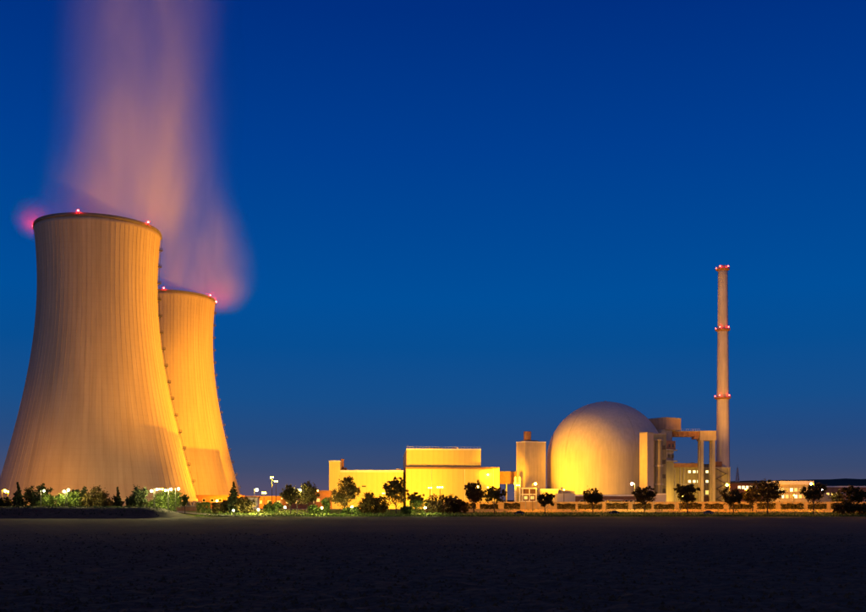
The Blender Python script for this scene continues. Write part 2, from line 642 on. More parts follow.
# earth bank at the left in front of the cooling towers
def build_bank():
    vs, fs = [], []
    nx, ny = 150, 16
    for i in range(nx + 1):
        X = -330 + (330 - 84) * i / nx
        t = min(1.0, max(0.0, (-86 - X) / 18.0))
        env = t * t * (3 - 2 * t)
        for j in range(ny + 1):
            Y = 330 + 48 * j / ny
            s = min(1, max(0, (Y - 331) / 16.0)) * min(1, max(0, (377 - Y) / 16.0))
            s = s * s * (3 - 2 * s)
            z = -0.05 + (4.0 + 0.35 * mnoise.noise((X * 0.03, 2, 1))) * s * env
            z += 0.18 * mnoise.noise((X * 0.35, Y * 0.35, 7)) * s * env
            vs.append((X, Y, z))
    for i in range(nx):
        for j in range(ny):
            a = i * (ny + 1) + j
            fs.append((a, a + ny + 1, a + ny + 2, a + 1))
    struct(MB().add(vs, fs, True).build('earth_bank', M['bank_grass']))


build_bank()


# grass and weeds standing on verge and bank
def tufts(name, n, fy, fx, fz, hmin, hmax, mat, label, seed):
    r = np.random.default_rng(seed)
    out = np.zeros((n, 4, 3))
    for k in range(n):
        Y = fy(r)
        X = fx(r, Y)
        z = fz(X, Y)
        h = hmin + (hmax - hmin) * r.random() ** 2
        a = r.random() * PI
        w = h * (0.35 + 0.5 * r.random())
        dx, dy = math.cos(a) * w, math.sin(a) * w
        lx, ly = (r.random() - 0.5) * h * 0.7, (r.random() - 0.5) * h * 0.7
        out[k] = [(X - dx, Y - dy, z - 0.1), (X + dx, Y + dy, z - 0.1), (X + dx * 0.3 + lx, Y + dy * 0.3 + ly, z + h), (X - dx * 0.5 + lx, Y - dy * 0.5 + ly, z + h * 0.8)]
    o = link(name, quads_mesh(name, out), mat)
    tag(o, label, 'grass', kind='stuff')


tufts('verge_grass', 16000, lambda r: 389 + 50 * r.random() if r.random() < .7 else 389 + 4 * r.random(),
      lambda r, Y: -95 + 330 * r.random(), lambda X, Y: gz(Y) + (0.1 if Y < 404 else 0),
      0.15, 0.75, M['leaf_light'], 'rough grass and weeds on the lit verge beyond the field', 5)
tufts('bank_weeds', 7000, lambda r: 336 + 36 * r.random(), lambda r, Y: -300 + 205 * r.random(),
      lambda X, Y: 4.0 * (lambda s: s * s * (3 - 2 * s))(min(1, max(0, (Y - 331) / 16)) * min(1, max(0, (377 - Y) / 16))) * (lambda t: t * t * (3 - 2 * t))(min(1, max(0, (-86 - X) / 18))),
      0.1, 0.5, M['leaf_dark'], 'dry weeds covering the dark earth bank', 6)


# ------------------------------------------------------------------ cooling towers
def cooling_tower(loc, label, lad_ang, beacons, seed, glow):
    t = thing('cooling_tower', label, 'cooling tower', loc, 0, 'cooling towers')
    r0_, c_, zt, z1, z0 = 30.4, 84.8, 119.5, 147.5, 4.8

    def rad(z):
        return r0_ * math.sqrt(1 + ((z - zt) / c_) ** 2)
    nz = 60
    prof = [(rad(z0 + (z1 - z0) * i / nz), z0 + (z1 - z0) * i / nz) for i in range(nz + 1)]
    inner = [(r - 0.7, z) for r, z in reversed(prof)]
    MB().lathe(prof + inner + [prof[0]], 144).build('shell', M['tower'], t)
    # wind ribs: real, shallow, too fine to be picked apart
    rb = MB()
    nr = 84
    for k in range(nr):
        a = 2 * PI * k / nr
        ca, sa = math.cos(a), math.sin(a)
        vs, fs = [], []
        m = 24
        for i in range(m + 1):
            z = z0 + (z1 - 2 - z0) * i / m
            r = rad(z)
            for dr, dw in ((-0.05, -0.14), (0.07, -0.07), (0.07, 0.07), (-0.05, 0.14)):
                vs.append(((r + dr) * ca - dw * sa, (r + dr) * sa + dw * ca, z))
        for i in range(m):
            for q in range(3):
                p = i * 4 + q
                fs.append((p, p + 1, p + 5, p + 4))
        rb.add(vs, fs)
    ro = rb.build('wind_ribs', M['tower'], t)
    ro['kind'] = 'stuff'
    # lintel ring, rim walkway
    rr = rad(z0)
    MB().lathe([(rr - 1.2, z0 - 0.8), (rr + 0.5, z0 - 0.8), (rr + 0.35, z0 + 0.9), (rr - 1.2, z0 + 0.9), (rr - 1.2, z0 - 0.8)], 96, smooth=False).build('lintel_ring', M['pale_concrete'], t)
    rt = rad(z1)
    MB().lathe([(rt - 1.5, z1 - 0.2), (rt + 0.55, z1 - 0.25), (rt + 0.6, z1 + 0.35), (rt + 0.35, z1 + 1.2), (rt + 0.2, z1 + 1.2), (rt + 0.2, z1 + 0.4), (rt - 1.5, z1 + 0.4), (rt - 1.5, z1 - 0.2)], 96, smooth=False).build('rim_walkway', M['tower_dark'], t)
    # raking columns of the air inlet
    rb_ = rad(0) + 1.0
    n = 36
    colm = MB().bar((0, 0, -0.3), (-0.9, 3.0, z0 - 0.7), 0.9, 0.9).mesh('inlet_column')
    colm.materials.append(M['pale_concrete'])
    for k in range(n):
        for s in (1, -1):
            a = 2 * PI * k / n
            o = link('inlet_column', colm, None, t, (rb_ * math.cos(a), rb_ * math.sin(a), 0))
            o.rotation_euler = (0, 0, a)
            o.scale = (1, s, 1)
    MB().lathe([(rb_ - 9, -0.5), (rb_ - 9, z0 + 2), (rb_ - 11, z0 + 2.5), (0.5, z0 + 2.5)], 64).build('cooling_fill', M['fill'], t)
    MB().lathe([(rb_ + 2.2, -0.5), (rb_ + 2.2, 1.0), (rb_ + 1.7, 1.0), (rb_ + 1.7, -0.5)], 72, smooth=False).build('basin_wall', M['concrete'], t)
    # ladder with landings up one meridian
    a = lad_ang
    ca, sa = math.cos(a), math.sin(a)
    ld = MB()
    zs = [z0 + 1 + (z1 - z0 - 2) * i / 40 for i in range(41)]
    for w in (-0.35, 0.35):
        for q0, q1 in zip(zs, zs[1:]):
            p = [((rad(z) + 0.9) * ca - w * sa, (rad(z) + 0.9) * sa + w * ca, z) for z in (q0, q1)]
            ld.bar(p[0], p[1], 0.12, 0.12)
    for i in range(160):
        z = z0 + 1 + (z1 - z0 - 2) * i / 160
        r = rad(z) + 0.9
        ld.bar((r * ca + 0.35 * sa, r * sa - 0.35 * ca, z), (r * ca - 0.35 * sa, r * sa + 0.35 * ca, z), 0.06, 0.06)
        if i % 8 == 0:
            ld.bar(((r - 1) * ca, (r - 1) * sa, z), (r * ca, r * sa, z), 0.1, 0.1)
    ld.build('ladder', M['dark_steel'], t)
    lm = MB().box(-0.3, 1.9, -1.1, 1.1, -0.12, 0.12)
    for x_, y_ in ((1.8, -1), (1.8, 1), (0.7, -1), (0.7, 1)):
        lm.bar((x_, y_, 0), (x_, y_, 1.2), 0.1, 0.1)
    for h in (0.6, 1.2):
        lm.bar((1.8, -1, h), (1.8, 1, h), 0.1, 0.1)
        lm.bar((0, -1, h), (1.8, -1, h), 0.1, 0.1)
        lm.bar((0, 1, h), (1.8, 1, h), 0.1, 0.1)
    lm.bar((0, 0, -1.2), (1.6, 0, -0.1), 0.15, 0.15)
    lme = lm.mesh('ladder_landing')
    lme.materials.append(M['dark_steel'])
    for i in range(15):
        z = z1 - 8 - i * 8.9
        o = link('ladder_landing', lme, None, t, (rad(z) * ca, rad(z) * sa, z))
        o.rotation_euler = (0, 0, a)
    # red obstruction beacons on the rim
    for ang, power in beacons:
        x, y = (rt + 0.9) * math.cos(ang), (rt + 0.9) * math.sin(ang)
        bc = MB().tube((x, y, z1 - 0.1), (x, y, z1 + 1.5), 0.22, 0.22, 8).build('beacon', M['dark_steel'], t)
        MB().sphere((x, y, z1 + 1.9), 0.42).build('beacon_lens', emit('red_beacon_glow', RED, power), bc)
    return t


T1 = (-178.4, 520, 2.5)
T2 = (-187.6, 693, 2.5)
view1 = math.atan2(-T1[1], -T1[0])           # direction from the tower to the field
view2 = math.atan2(-T2[1], -T2[0])
cooling_tower(T1, 'near concrete cooling tower, the larger one at the left edge, streaked with rain stains', view1 + R(82),
              [(view1 - R(98), 2300), (view1 - R(17), 350), (view1 + R(48), 350), (view1 + R(150), 150), (view1 + R(215), 150)], 1, None)
cooling_tower(T2, 'farther cooling tower half hidden behind the near one, lit flat orange', view2 + R(84),
              [(view2 + R(97), 2600), (view2 + R(58), 350), (view2 - R(6), 350), (view2 + R(160), 150), (view2 + R(220), 150)], 2, None)


# ------------------------------------------------------------------ lamps
LENS = {}


def lens_mat(c, I, r):
    k = (c, round(I), r)
    if k not in LENS:
        LENS[k] = emit('lamp_glow', c, I / (PI * r * r))
    return LENS[k]


def aim(o, d):
    o.rotation_euler = Vector(d).to_track_quat('-Z', 'Y').to_euler()


def spot_light(parent, loc, target, c, I, size, blend, name='flood_beam', rad=0.5):
    d = bpy.data.lights.new(name, 'SPOT')
    d.energy = I * 4 * PI
    d.color = c
    d.spot_size = R(size)
    d.spot_blend = blend
    d.shadow_soft_size = rad
    o = bpy.data.objects.new(name, d)
    C.objects.link(o)
    o.parent = parent
    o.location = loc
    aim(o, Vector(target) - (Vector(parent.location) + Vector(loc)))
    return o


def street_lamp(px, py, Y, c, I, label, side=1, r=0.3, group='street lamps on slender masts'):
    """mast with a short arm, a hooded head and a glowing bowl under it"""
    p = at(px, py, Y)
    g = gz(Y)
    h = p.z - g
    t = thing('street_lamp', label, 'lamp', (p.x - side * 1.2, Y, g), 0, group)
    MB().tube((0, 0, -0.2), (0, 0, h + 0.3), 0.14, 0.08, 8).build('mast', M['mast'], t)
    MB().tube((0, 0, -0.2), (0, 0, 0.7), 0.22, 0.2, 8).build('base', M['mast'], t)
    MB().bar((0, 0, h + 0.3), (side * 1.4, 0, h + 0.55), 0.1, 0.1).build('arm', M['mast'], t)
    hd = MB()
    k_ = max(1.0, r / 0.3)
    hd.lathe([(0.05 * k_, 0.24), (0.2 * k_, 0.22), (0.36 * k_, 0.06), (0.38 * k_, 0.0), (0.3 * k_, 0.02), (0.05 * k_, 0.1)], 10)
    hd.v = [(x + side * 1.2, y, z + h + 0.28 * k_) for x, y, z in hd.v]
    head = hd.build('head', M['steel'], t)
    MB().sphere((side * 1.2, 0, h), r).build('bowl', lens_mat(c, I, r), head)
    return t


def flood_mast(px, py, Y, c, I_lens, label, beams, n=2, mast_h=None, group='floodlight masts', loc=None):
    """mast with a cross bar carrying boxy floodlights; beams = (target, I, cone)"""
    p = at(px, py, Y) if loc is None else Vector(loc)
    g = gz(p.y)
    h = p.z - g
    t = thing('floodlight_mast', label, 'floodlight', (p.x, p.y, g), 0, group)
    MB().tube((0, 0, -0.2), (0, 0, h), 0.22, 0.12, 8).build('mast', M['mast'], t)
    MB().bar((-0.55 * n, 0, h - 0.2), (0.55 * n, 0, h - 0.2), 0.14, 0.14).build('cross_bar', M['steel'], t)
    for k in range(n):
        x = (k - (n - 1) / 2) * 1.1
        hd = MB().box(x - 0.4, x + 0.4, -0.12, 0.3, h + 0.0, h + 0.62).build('flood_head', M['dark_steel'], t)
        MB().box(x - 0.33, x + 0.33, -0.16, -0.13, h + 0.07, h + 0.55).build('lens', lens_mat(c, I_lens / n, 0.32), hd)
    for tg, I, cone, *bl in beams:
        dv = Vector(tg) - p
        dv.normalize()
        spot_light(t, (dv.x * 1.2, dv.y * 1.2, h + 0.35 + dv.z * 1.2 + 0.7), tg, c, I, cone, bl[0] if bl else 0.6)
    return t


# street lamps along the road, right half
street_lamp(535.5, 484, 430, SODY, 2300, 'street lamp glowing before the dome\'s left foot', 1, 0.52)
street_lamp(632, 484, 430, (1, .55, .09), 2300, 'tall pale yellow street lamp standing before the dome\'s right foot', -1, 0.52)
street_lamp(727, 485, 430, SOD, 2300, 'orange street lamp at the foot of the ventilation stack', -1, 0.52)
street_lamp(811, 484, 430, SODY, 2300, 'street lamp rising beside the bright office block at right', -1, 0.52)
street_lamp(822, 490, 470, WHT, 500, 'lower white lamp just right of the office block lamp', 1, 0.36)
street_lamp(875, 487, 430, SOD, 1800, 'street lamp at the far right edge of the picture', -1, 0.36)
street_lamp(686, 497, 552, (1, .5, .05), 4500, 'low lamp at the foot of the gantry building behind a round tree', 1, 0.3)
street_lamp(770, 495, 434, SOD, 800, 'added fill lamp behind the widest tree near the office block', 1, 0.3)  # added to turn the wall strip more orange
street_lamp(588, 496, 434, SOD, 800, 'added low fill lamp by the brown building under the dome', 1, 0.3)  # extra lamp added to brighten wall and gravel below the dome
street_lamp(683, 496, 434, SOD, 800, 'added low fill lamp behind the trunk of the full round tree at the gantry', 1, 0.3)  # put in as fill for the wall and gravel near the gantry
# behind the trees of the left half
street_lamp(478, 487, 450, SODY, 1300, 'lamp shining through the brown tree before the turbine hall', -1, 0.3)
street_lamp(317.5, 491, 460, SOD, 350, 'orange lamp between the left hall and the green lit tree', 1, 0.3)
street_lamp(300, 490, 402, WHT, 600, 'white lamp glowing inside the green lit tree crown', 1, 0.3)
street_lamp(284.5, 497, 430, WHT, 650, 'lower white lamp behind the maroon tree left of the green lit tree', 1, 0.25)
street_lamp(257, 490, 430, (1, .6, .1), 1500, 'lone starry street lamp between cooling tower and twin masts', 1, 0.52)
street_lamp(217, 501, 430, WHT, 625, 'small lamp by the clipped hedges under the farther tower', 1, 0.25)
street_lamp(233, 498, 430, SOD, 300, 'lamp beside the dark spruce under the farther tower', 1, 0.25)
street_lamp(5, 491, 400, SOD, 1500, 'orange lamp at the left edge beside the near tower', 1, 0.52)
# white lamps in the bushes below the near tower
street_lamp(44, 491, 373, WHT, 350, 'white lamp over the large dark bush at left', 1, 0.25, 'white lamps among the bushes')
street_lamp(64, 491.5, 373, WHT, 1000, 'left one of the paired white lamps over the bright green bush', -1, 0.28, 'white lamps among the bushes')
street_lamp(68.5, 490, 373, WHT, 1000, 'right one of the paired white lamps over the bright green bush', 1, 0.28, 'white lamps among the bushes')
street_lamp(84.5, 490, 402, WHT, 250, 'small white lamp right of the bright green bush', 1, 0.22, 'white lamps among the bushes')
street_lamp(151.5, 491, 376, WHT, 800, 'leftmost of the white lamps over the yellow green bush', -1, 0.34, 'white lamps among the bushes')
street_lamp(157, 489.5, 376, WHT, 800, 'second white lamp over the yellow green bush', 1, 0.3, 'white lamps among the bushes')
street_lamp(165.5, 490.5, 376, WHT, 800, 'third white lamp over the yellow green bush', -1, 0.34, 'white lamps among the bushes')
street_lamp(171, 489.5, 376, WHT, 800, 'fourth and widest white lamp over the yellow green bush', 1, 0.4, 'white lamps among the bushes')
street_lamp(178.5, 489, 376, WHT, 800, 'rightmost white lamp at the foot of the near tower', 1, 0.34, 'white lamps among the bushes')


def ground_lamp(px, py, Y, c, I, label):
    p = at(px, py, Y)
    g = gz(Y)
    h = max(0.9, p.z - g)
    t = thing('bollard_lamp', label, 'lamp', (p.x, Y, g), 0, 'low globe lamps on the grass')
    MB().tube((0, 0, -0.2), (0, 0, 0.15), 0.3, 0.28, 10).build('base', M['concrete'], t)
    MB().tube((0, 0, 0.1), (0, 0, h - 0.25), 0.08, 0.08, 8).build('post', M['dark_steel'], t)
    hd = MB().tube((0, 0, h - 0.3), (0, 0, h - 0.2), 0.2, 0.24, 10).build('collar', M['dark_steel'], t)
    MB().sphere((0, 0, h), 0.3).build('globe', lens_mat(c, I, 0.3), hd)
    return t


ground_lamp(233.5, 510.5, 402, WHT, 442, 'low white globe lamp on the grass below the dark spruce')
ground_lamp(258.5, 510, 400, WHT, 1020, 'low white globe lamp on the grass below the lone starry lamp')
ground_lamp(285, 507.5, 408, WHT, 442, 'low white globe lamp beside the maroon tree trunk')
ground_lamp(322, 508, 398, WHT, 714, 'low white globe lamp on the grass left of the two lobed tree')
ground_lamp(352, 507, 396, WHT, 510, 'low white globe lamp before the two lobed dark tree')
ground_lamp(425, 508, 402, WHT, 714, 'low white globe lamp before the bright green hedge')

# flood masts
flood_mast(272, 478, 560, SOD, 900, 'taller left one of the twin floodlight masts right of the towers', [((-150, 520, 50), 85000, 100)])
flood_mast(276, 482, 548, SOD, 1100, 'shorter right one of the twin floodlight masts right of the towers', [((-150, 665, 42), 175000, 62)])
flood_mast(440, 488, 468, SODY, 1200, 'bright floodlight mast before the middle of the turbine hall',
           [((12, 556, 21), 21500, 76)], 3)
flood_mast(430, 488.5, 468, SODY, 600, 'floodlight mast just left of the brightest one at the turbine hall',
           [((-4, 556, 21), 16500, 76)], 2)
flood_mast(384, 494, 480, SODY, 300, 'low floodlight mast behind the dark trees at the left hall',
           [((-38, 560, 16), 39000, 80)], 2)
flood_mast(489, 488, 500, SODY, 500, 'floodlight mast at the turbine hall corner beside the small dark tree',
           [((100, 574, 28), 11000, 50)], 2)
flood_mast(518, 486, 528, SODY, 400, 'floodlight mast between turbine hall and reactor annex',
           [((99, 557, 33), 23000, 78), ((40, 574, 26), 26000, 54, 1.0)], 2)
# tall mast behind the dome whose light grazes the turbine hall roof and meets both towers
flood_mast(0, 0, 0, SOD, 400, 'tall floodlight mast hidden behind the reactor dome',
           [((-160, 600, 140), 760000, 66)], 3, loc=(118, 640, 33))
flood_mast(0, 0, 0, SOD, 300, 'added low floodlight mast between the two trees right of the stack',  # mast added here to light the stack clear of the gantry
           [((178, 598, 104), 74000, 46)], 1, loc=(150, 468, 12))
flood_mast(564, 490.5, 490, SOD, 300, 'floodlight mast before the mauve grey building end',
           [((150, 538, 34), 26000, 42, 1.0)], 1)
# floods at the near tower's foot
flood_mast(161, 490, 400, SOD, 700, 'floodlight mast between the white lamps over the yellow green bush', [((-165, 490, 70), 13000, 92)])
flood_mast(264, 493.5, 440, SOD, 700, 'floodlight mast close right of the lone starry lamp', [((-158, 508, 122), 56000, 80, 1.0)])
flood_mast(8, 492.5, 402, SOD, 500, 'floodlight mast beside the orange lamp at the left edge', [((-216, 492, 10), 15000, 84, 1.0)], 1)
flood_mast(794, 496, 530, SOD, 400, 'added low floodlight mast before the bright office block', [((208, 560, 10), 3500, 140)], 1)  # added close to the facade to brighten it


# ------------------------------------------------------------------ buildings
def lit_windows(parent, rects, y, mat, frame=True, depth=0.12):
    for (x0, x1, z0, z1) in rects:
        f = MB()
        w = 0.14
        for a in ((x0 - w, x1 + w, z0 - w, z0), (x0 - w, x1 + w, z1, z1 + w), (x0 - w, x0, z0, z1), (x1, x1 + w, z0, z1)):
            f.box(a[0], a[1], y - depth, y + 0.02, a[2], a[3])
        fo = f.build('window', M['light_trim'], parent)
        MB().box(x0, x1, y - 0.03, y + 0.02, z0, z1).build('pane', mat, fo)


def walls(parent, name, x0, x1, y0, y1, z0, z1, mat, trim=None, th=0.7, over=0.15, roof=True):
    """one building block: walls, parapet trim, roof deck"""
    w = MB().box(x0, x1, y0, y1, z0, z1).build(name, mat, parent)
    if trim is not None:
        p = MB()
        o = over
        p.box(x0 - o, x1 + o, y0 - o, y0 + 0.5, z1 - th + 0.1, z1 + 0.25)
        p.box(x0 - o, x1 + o, y1 - 0.5, y1 + o, z1 - th + 0.1, z1 + 0.25)
        p.box(x0 - o, x0 + 0.5, y0 + 0.5, y1 - 0.5, z1 - th + 0.1, z1 + 0.25)
        p.box(x1 - 0.5, x1 + o, y0 + 0.5, y1 - 0.5, z1 - th + 0.1, z1 + 0.25)
        p.build('parapet', trim, w)
    if roof:
        MB().box(x0 + 0.51, x1 - 0.51, y0 + 0.51, y1 - 0.51, z1, z1 + 0.08).build('roof', M['roof'], w)
    return w


G = 2.5

# turbine hall
HY = 555.0
th = thing('turbine_hall', 'big stepped turbine hall, bright yellow, in the middle', 'building', (-15.4, HY, G), R(3.0))
zl = at(0, 467.5, HY).z - G
zu = at(0, 449, HY + 10).z - G
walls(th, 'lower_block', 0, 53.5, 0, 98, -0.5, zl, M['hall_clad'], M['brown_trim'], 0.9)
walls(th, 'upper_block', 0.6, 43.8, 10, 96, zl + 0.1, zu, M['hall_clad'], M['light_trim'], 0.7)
MB().tube((29.5, 20, zu + .1), (29.5, 20, zu + 1.6), 1.9, 1.7, 14).build('roof_vent', M['steel'], th)
MB().box(13, 22, 16, 22, zu + .1, zu + 1.0).build('roof_vent', M['roof'], th)
for x in (6, 37):
    MB().box(x, x + 2.2, 30, 33, zu + .1, zu + 1.2).build('roof_vent', M['steel'], th)
MB().tube((1.2, 10.5, zu + .2), (1.2, 10.5, zu + 2.4), 0.08, 0.05, 6).build('lightning_rod', M['steel'], th)
for x in (48, 51):
    MB().box(x, x + 1.4, 20, 24, zl + .1, zl + 1.2).build('roof_vent', M['steel'], th)
def clad_panels(parent, x0, x1, z0, z1, nx, nz, y, mat):
    w, h = (x1 - x0) / nx, (z1 - z0) / nz
    me = MB().box(0.05, w - 0.05, -0.09, 0.0, 0.05, h - 0.05).mesh('cladding_panel')
    me.materials.append(mat)
    for i in range(nx):
        for k in range(nz):
            link('cladding_panel', me, None, parent, (x0 + i * w, y - rng.random() * 0.02, z0 + k * h))


clad_panels(th, 0.1, 53.4, 0.2, zl - 0.9, 9, 3, -0.005, M['hall_clad'])
clad_panels(th, 0.7, 43.7, zl + 0.5, zu - 0.7, 7, 2, 9.995, M['hall_clad'])
lit_windows(th, [(4, 9, 1, 6.5), (24, 29, 1, 6.5)], -0.12, M['glass'])
gt = MB().box(36, 42, -0.2, 0.02, -0.4, 7)
gt.build('roller_gate', M['brown_trim'], th)
wl = MB().box(46.3, 47.3, -1.0, -0.05, 20.1, 20.5).build('wall_lamp', M['dark_steel'], th)
MB().sphere((46.8, -0.9, 19.7), 0.3).build('lens', lens_mat(SODY, 1500, 0.3), wl)
for x in (14.5, 33.5, 50):
    MB().tube((x, -0.26, -0.4), (x, -0.26, zl - 1), 0.12, 0.12, 6).build('downpipe', M['light_trim'], th)

rl_ = MB()
for k in range(24):
    x = 0.8 + k * 42.8 / 23
    rl_.bar((x, 10.3, zu + .2), (x, 10.3, zu + 1.3), 0.07, 0.07)
rl_.bar((0.8, 10.3, zu + 1.3), (43.6, 10.3, zu + 1.3), 0.07, 0.07)
rl_.build('roof_railing', M['steel'], th)
# left hall with its stair tower
lh = thing('switchgear_hall', 'lemon yellow low hall with a stair tower at its left end', 'building', (-59.7, 560, G), R(1.0))
zz = at(0, 470.5, 560).z - G
zt = at(0, 461, 560).z - G
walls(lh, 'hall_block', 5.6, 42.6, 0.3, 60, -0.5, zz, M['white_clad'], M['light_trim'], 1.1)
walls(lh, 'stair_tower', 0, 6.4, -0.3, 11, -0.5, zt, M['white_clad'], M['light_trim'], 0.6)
clad_panels(lh, 6.5, 42.5, 0.2, zz - 1.1, 6, 3, 0.295, M['white_clad'])
fl = MB().tube((6.6, 14, 0), (6.6, 14, zt + 1.3), 0.9, 0.9, 12).build('flue', M['brick'], lh)
MB().tube((6.6, 14, zt + 1.3), (6.6, 14, zt + 1.8), 1.15, 1.15, 12).build('flue_cap', M['brick'], fl)
MB().box(7.6, 9.4, 10, 13, zz + .1, zz + 2.0).build('roof_box', M['brown_wall'], lh)
MB().box(38.4, 41.2, 6, 10, zz + .1, zz + 1.3).build('roof_box', M['mauve'], lh)
MB().box(18.8, 21.2, 0.1, 0.32, 12.6, 13.4).build('louvre', M['dark_steel'], lh)
MB().box(20, 24, 0.1, 0.32, -0.4, 4.2).build('roller_gate', M['brown_trim'], lh)
for x in (10, 30):
    MB().box(x, x + 3.5, 0.1, 0.32, 8.2, 9.4).build('louvre', M['dark_steel'], lh)

# bridge between turbine hall and reactor
br = thing('pipe_bridge', 'dark brown closed bridge between turbine hall and reactor annex', 'bridge', (38.8, 566, G))
b0, b1 = at(0, 484, 566).z - G, at(0, 472, 566).z - G
MB().box(0, 12.5, 0, 5, b0, b1).build('bridge_body', M['brown_wall'], br)
MB().box(-0.1, 12.6, -0.1, 5.1, b1, b1 + 0.35).build('roof', M['roof'], br)
for x in (3.5, 9.2):
    MB().box(x, x + 0.8, 0.5, 4.5, -0.5, b0).build('pier', M['concrete'], br)

# reactor annex left of the dome
ya = R(27)
ra = thing('reactor_annex', 'tall angular annex against the dome\'s left side, water tank on its roof', 'building', (at(525, 0, 558).x, 558, G), ya)
az = at(0, 441.5, 558).z - G
walls(ra, 'annex_block', 0, 14.2, 0, 9.4, -0.5, az, M['shaft'], M['light_trim'], 0.5, 0.1)
tk = MB().tube((4.4, 4.4, az + .9), (4.4, 4.4, az + 5.6), 2.15, 2.15, 20).build('tank', M['rust_steel'], ra)
MB().tube((4.4, 4.4, az + 5.6), (4.4, 4.4, az + 6.1), 2.3, 2.1, 20).build('tank_lid', M['rust_steel'], tk)
MB().box(1.6, 10, 1.5, 7.5, az + .1, az + 0.9).build('tank_plinth', M['dark_steel'], ra)

# pipes and frame at the annex foot
pp = thing('vent_pipes', 'pair of tall white bent pipes left of the reactor annex', 'pipes', (46.0, 545, G))
ph = at(0, 477.5, 545).z - G
for x in (0.0, 2.5):
    p = MB()
    p.tube((x, 0, -0.3), (x, 0, ph - 1), 0.5, 0.5, 10)
    for k in range(6):
        a0, a1 = PI * k / 6, PI * (k + 1) / 6
        p.tube((x, 1 - math.cos(a0), ph - 1 + math.sin(a0)), (x, 1 - math.cos(a1), ph - 1 + math.sin(a1)), 0.5, 0.5, 10)
    p.tube((x, 2, ph - 1), (x, 2, ph - 4), 0.5, 0.5, 10)
    p.build('pipe', M['white_pipe'], pp)
for z in (4, 9, 14):
    MB().box(-0.7, 3.2, 0.55, 0.8, z, z + 0.25).build('bracket', M['steel'], pp)

fr = thing('service_building', 'open floored service building at the annex foot, brown bands', 'building', (49.7, 543, G))
for k, z in enumerate((0, 4.2, 8.2, 11.6)):
    MB().box(-0.2, 8.2, -0.2, 6, z - 0.4, z + 0.3).build('floor_slab', M['light_trim'], fr)
for x in (0.0, 3.8, 7.5):
    MB().box(x, x + 0.5, 0, 0.5, 0.3, 11.2).build('post', M['light_trim'], fr)
MB().box(0.3, 7.7, 1.6, 5.8, 0.3, 11.2).build('back_wall', M['brown_wall'], fr)
for z in (1.5, 5.5):
    lit_windows(fr, [(1.2, 3.0, z, z + 1.6), (4.9, 6.7, z, z + 1.6)], 1.6, M['win_amber'])

an = thing('dome_foot_annex', 'low pale annex at the dome\'s lower left, lit yellow', 'building', (58.6, 546, G))
walls(an, 'annex_block', 0, 11.5, 0, 12, -0.5, at(0, 489.5, 546).z - G, M['pale_concrete'], M['light_trim'], 0.5, 0.1)
MB().box(3, 5.2, -0.1, 0.02, -0.4, 3).build('door', M['brown_trim'], an)

# reactor dome
dm = thing('reactor_dome', 'huge smooth concrete containment dome, yellow at left fading to mauve', 'dome', (at(605.3, 0, 580).x, 580, G))
RD = 34.6
zc = at(0, 401, 580).z - G - RD - 0.6
prof = [(RD + 0.02, -0.5), (RD, zc * 0.5), (RD, zc)]
for k in range(1, 30):
    a = PI / 2 * k / 30
    prof.append((RD * math.cos(a), zc + RD * math.sin(a)))
prof.append((0.01, zc + RD))
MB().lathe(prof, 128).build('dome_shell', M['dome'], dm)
dl = MB()
for az_, wd_ in ((R(-70), 0.08), (R(-140), 0.08)):
    for k in range(30):
        a0, a1 = PI / 2 * k / 30, PI / 2 * (k + 1) / 30
        P = [((RD + 0.12) * math.cos(a) * math.cos(az_), (RD + 0.12) * math.cos(a) * math.sin(az_), zc + (RD + 0.12) * math.sin(a)) for a in (a0, a1)]
        dl.bar(P[0], P[1], wd_, 0.1)
dl.build('lightning_wires', M['concrete'], dm)
MB().lathe([(0.8, zc + RD - 0.1), (0.8, zc + RD + 0.5), (0.02, zc + RD + 0.6)], 16).build('apex_cap', M['concrete'], dm)
MB().lathe([(RD + 0.9, -0.5), (RD + 0.9, 1.2), (RD - 0.1, 1.25)], 96, smooth=False).build('plinth', M['concrete'], dm)

# low block before the dome
lb = thing('gate_building', 'long low brown building before the dome with a mauve grey end', 'building', (at(557, 0, 525).x, 525, G))
lz = at(0, 494.5, 525).z - G
walls(lb, 'grey_end', 0, 9.8, -0.4, 14, -0.5, lz + 0.2, M['mauve'], M['mauve'], 0.5, 0.06)
walls(lb, 'brown_wing', 9.9, 45, 0, 14, -0.5, lz - 0.4, M['brown_wall'], M['light_trim'], 0.7, 0.5)
lit_windows(lb, [(x, x + 1.7, 3.2, 4.8) for x in (12.5, 15.2, 24.0, 26.5, 36.6, 39.2, 41.6)], 0, M['glass'])
lit_windows(lb, [(21.0, 22.8, 3.2, 4.8)], 0, M['win_amber'])
MB().box(29, 35, -0.1, 0.02, -0.4, 4.6).build('door', M['dark_steel'], lb)
MB().box(28.4, 35.6, -1.6, -0.02, 4.7, 5.0).build('door_canopy', M['light_trim'], lb)
MB().tube((3.2, 5, lz), (3.2, 5, lz + 4), 0.1, 0.07, 6).build('roof_mast', M['steel'], lb)
MB().box(2.7, 3.7, 4.8, 5.2, lz + 2.6, lz + 4).build('roof_mast_panel', M['steel'], lb)
lb2 = thing('container', 'pale grey windowless box building at the foot of the orange shaft', 'building', (at(654.5, 0, 523).x, 523, G))
walls(lb2, 'box_wall', 0, 6.3, 0, 8, -0.5, lz + 0.2, M['mauve'], M['light_trim'], 0.4, 0.05)
MB().box(2.4, 3.6, -0.08, 0.02, -0.4, 2.2).build('door', M['dark_steel'], lb2)

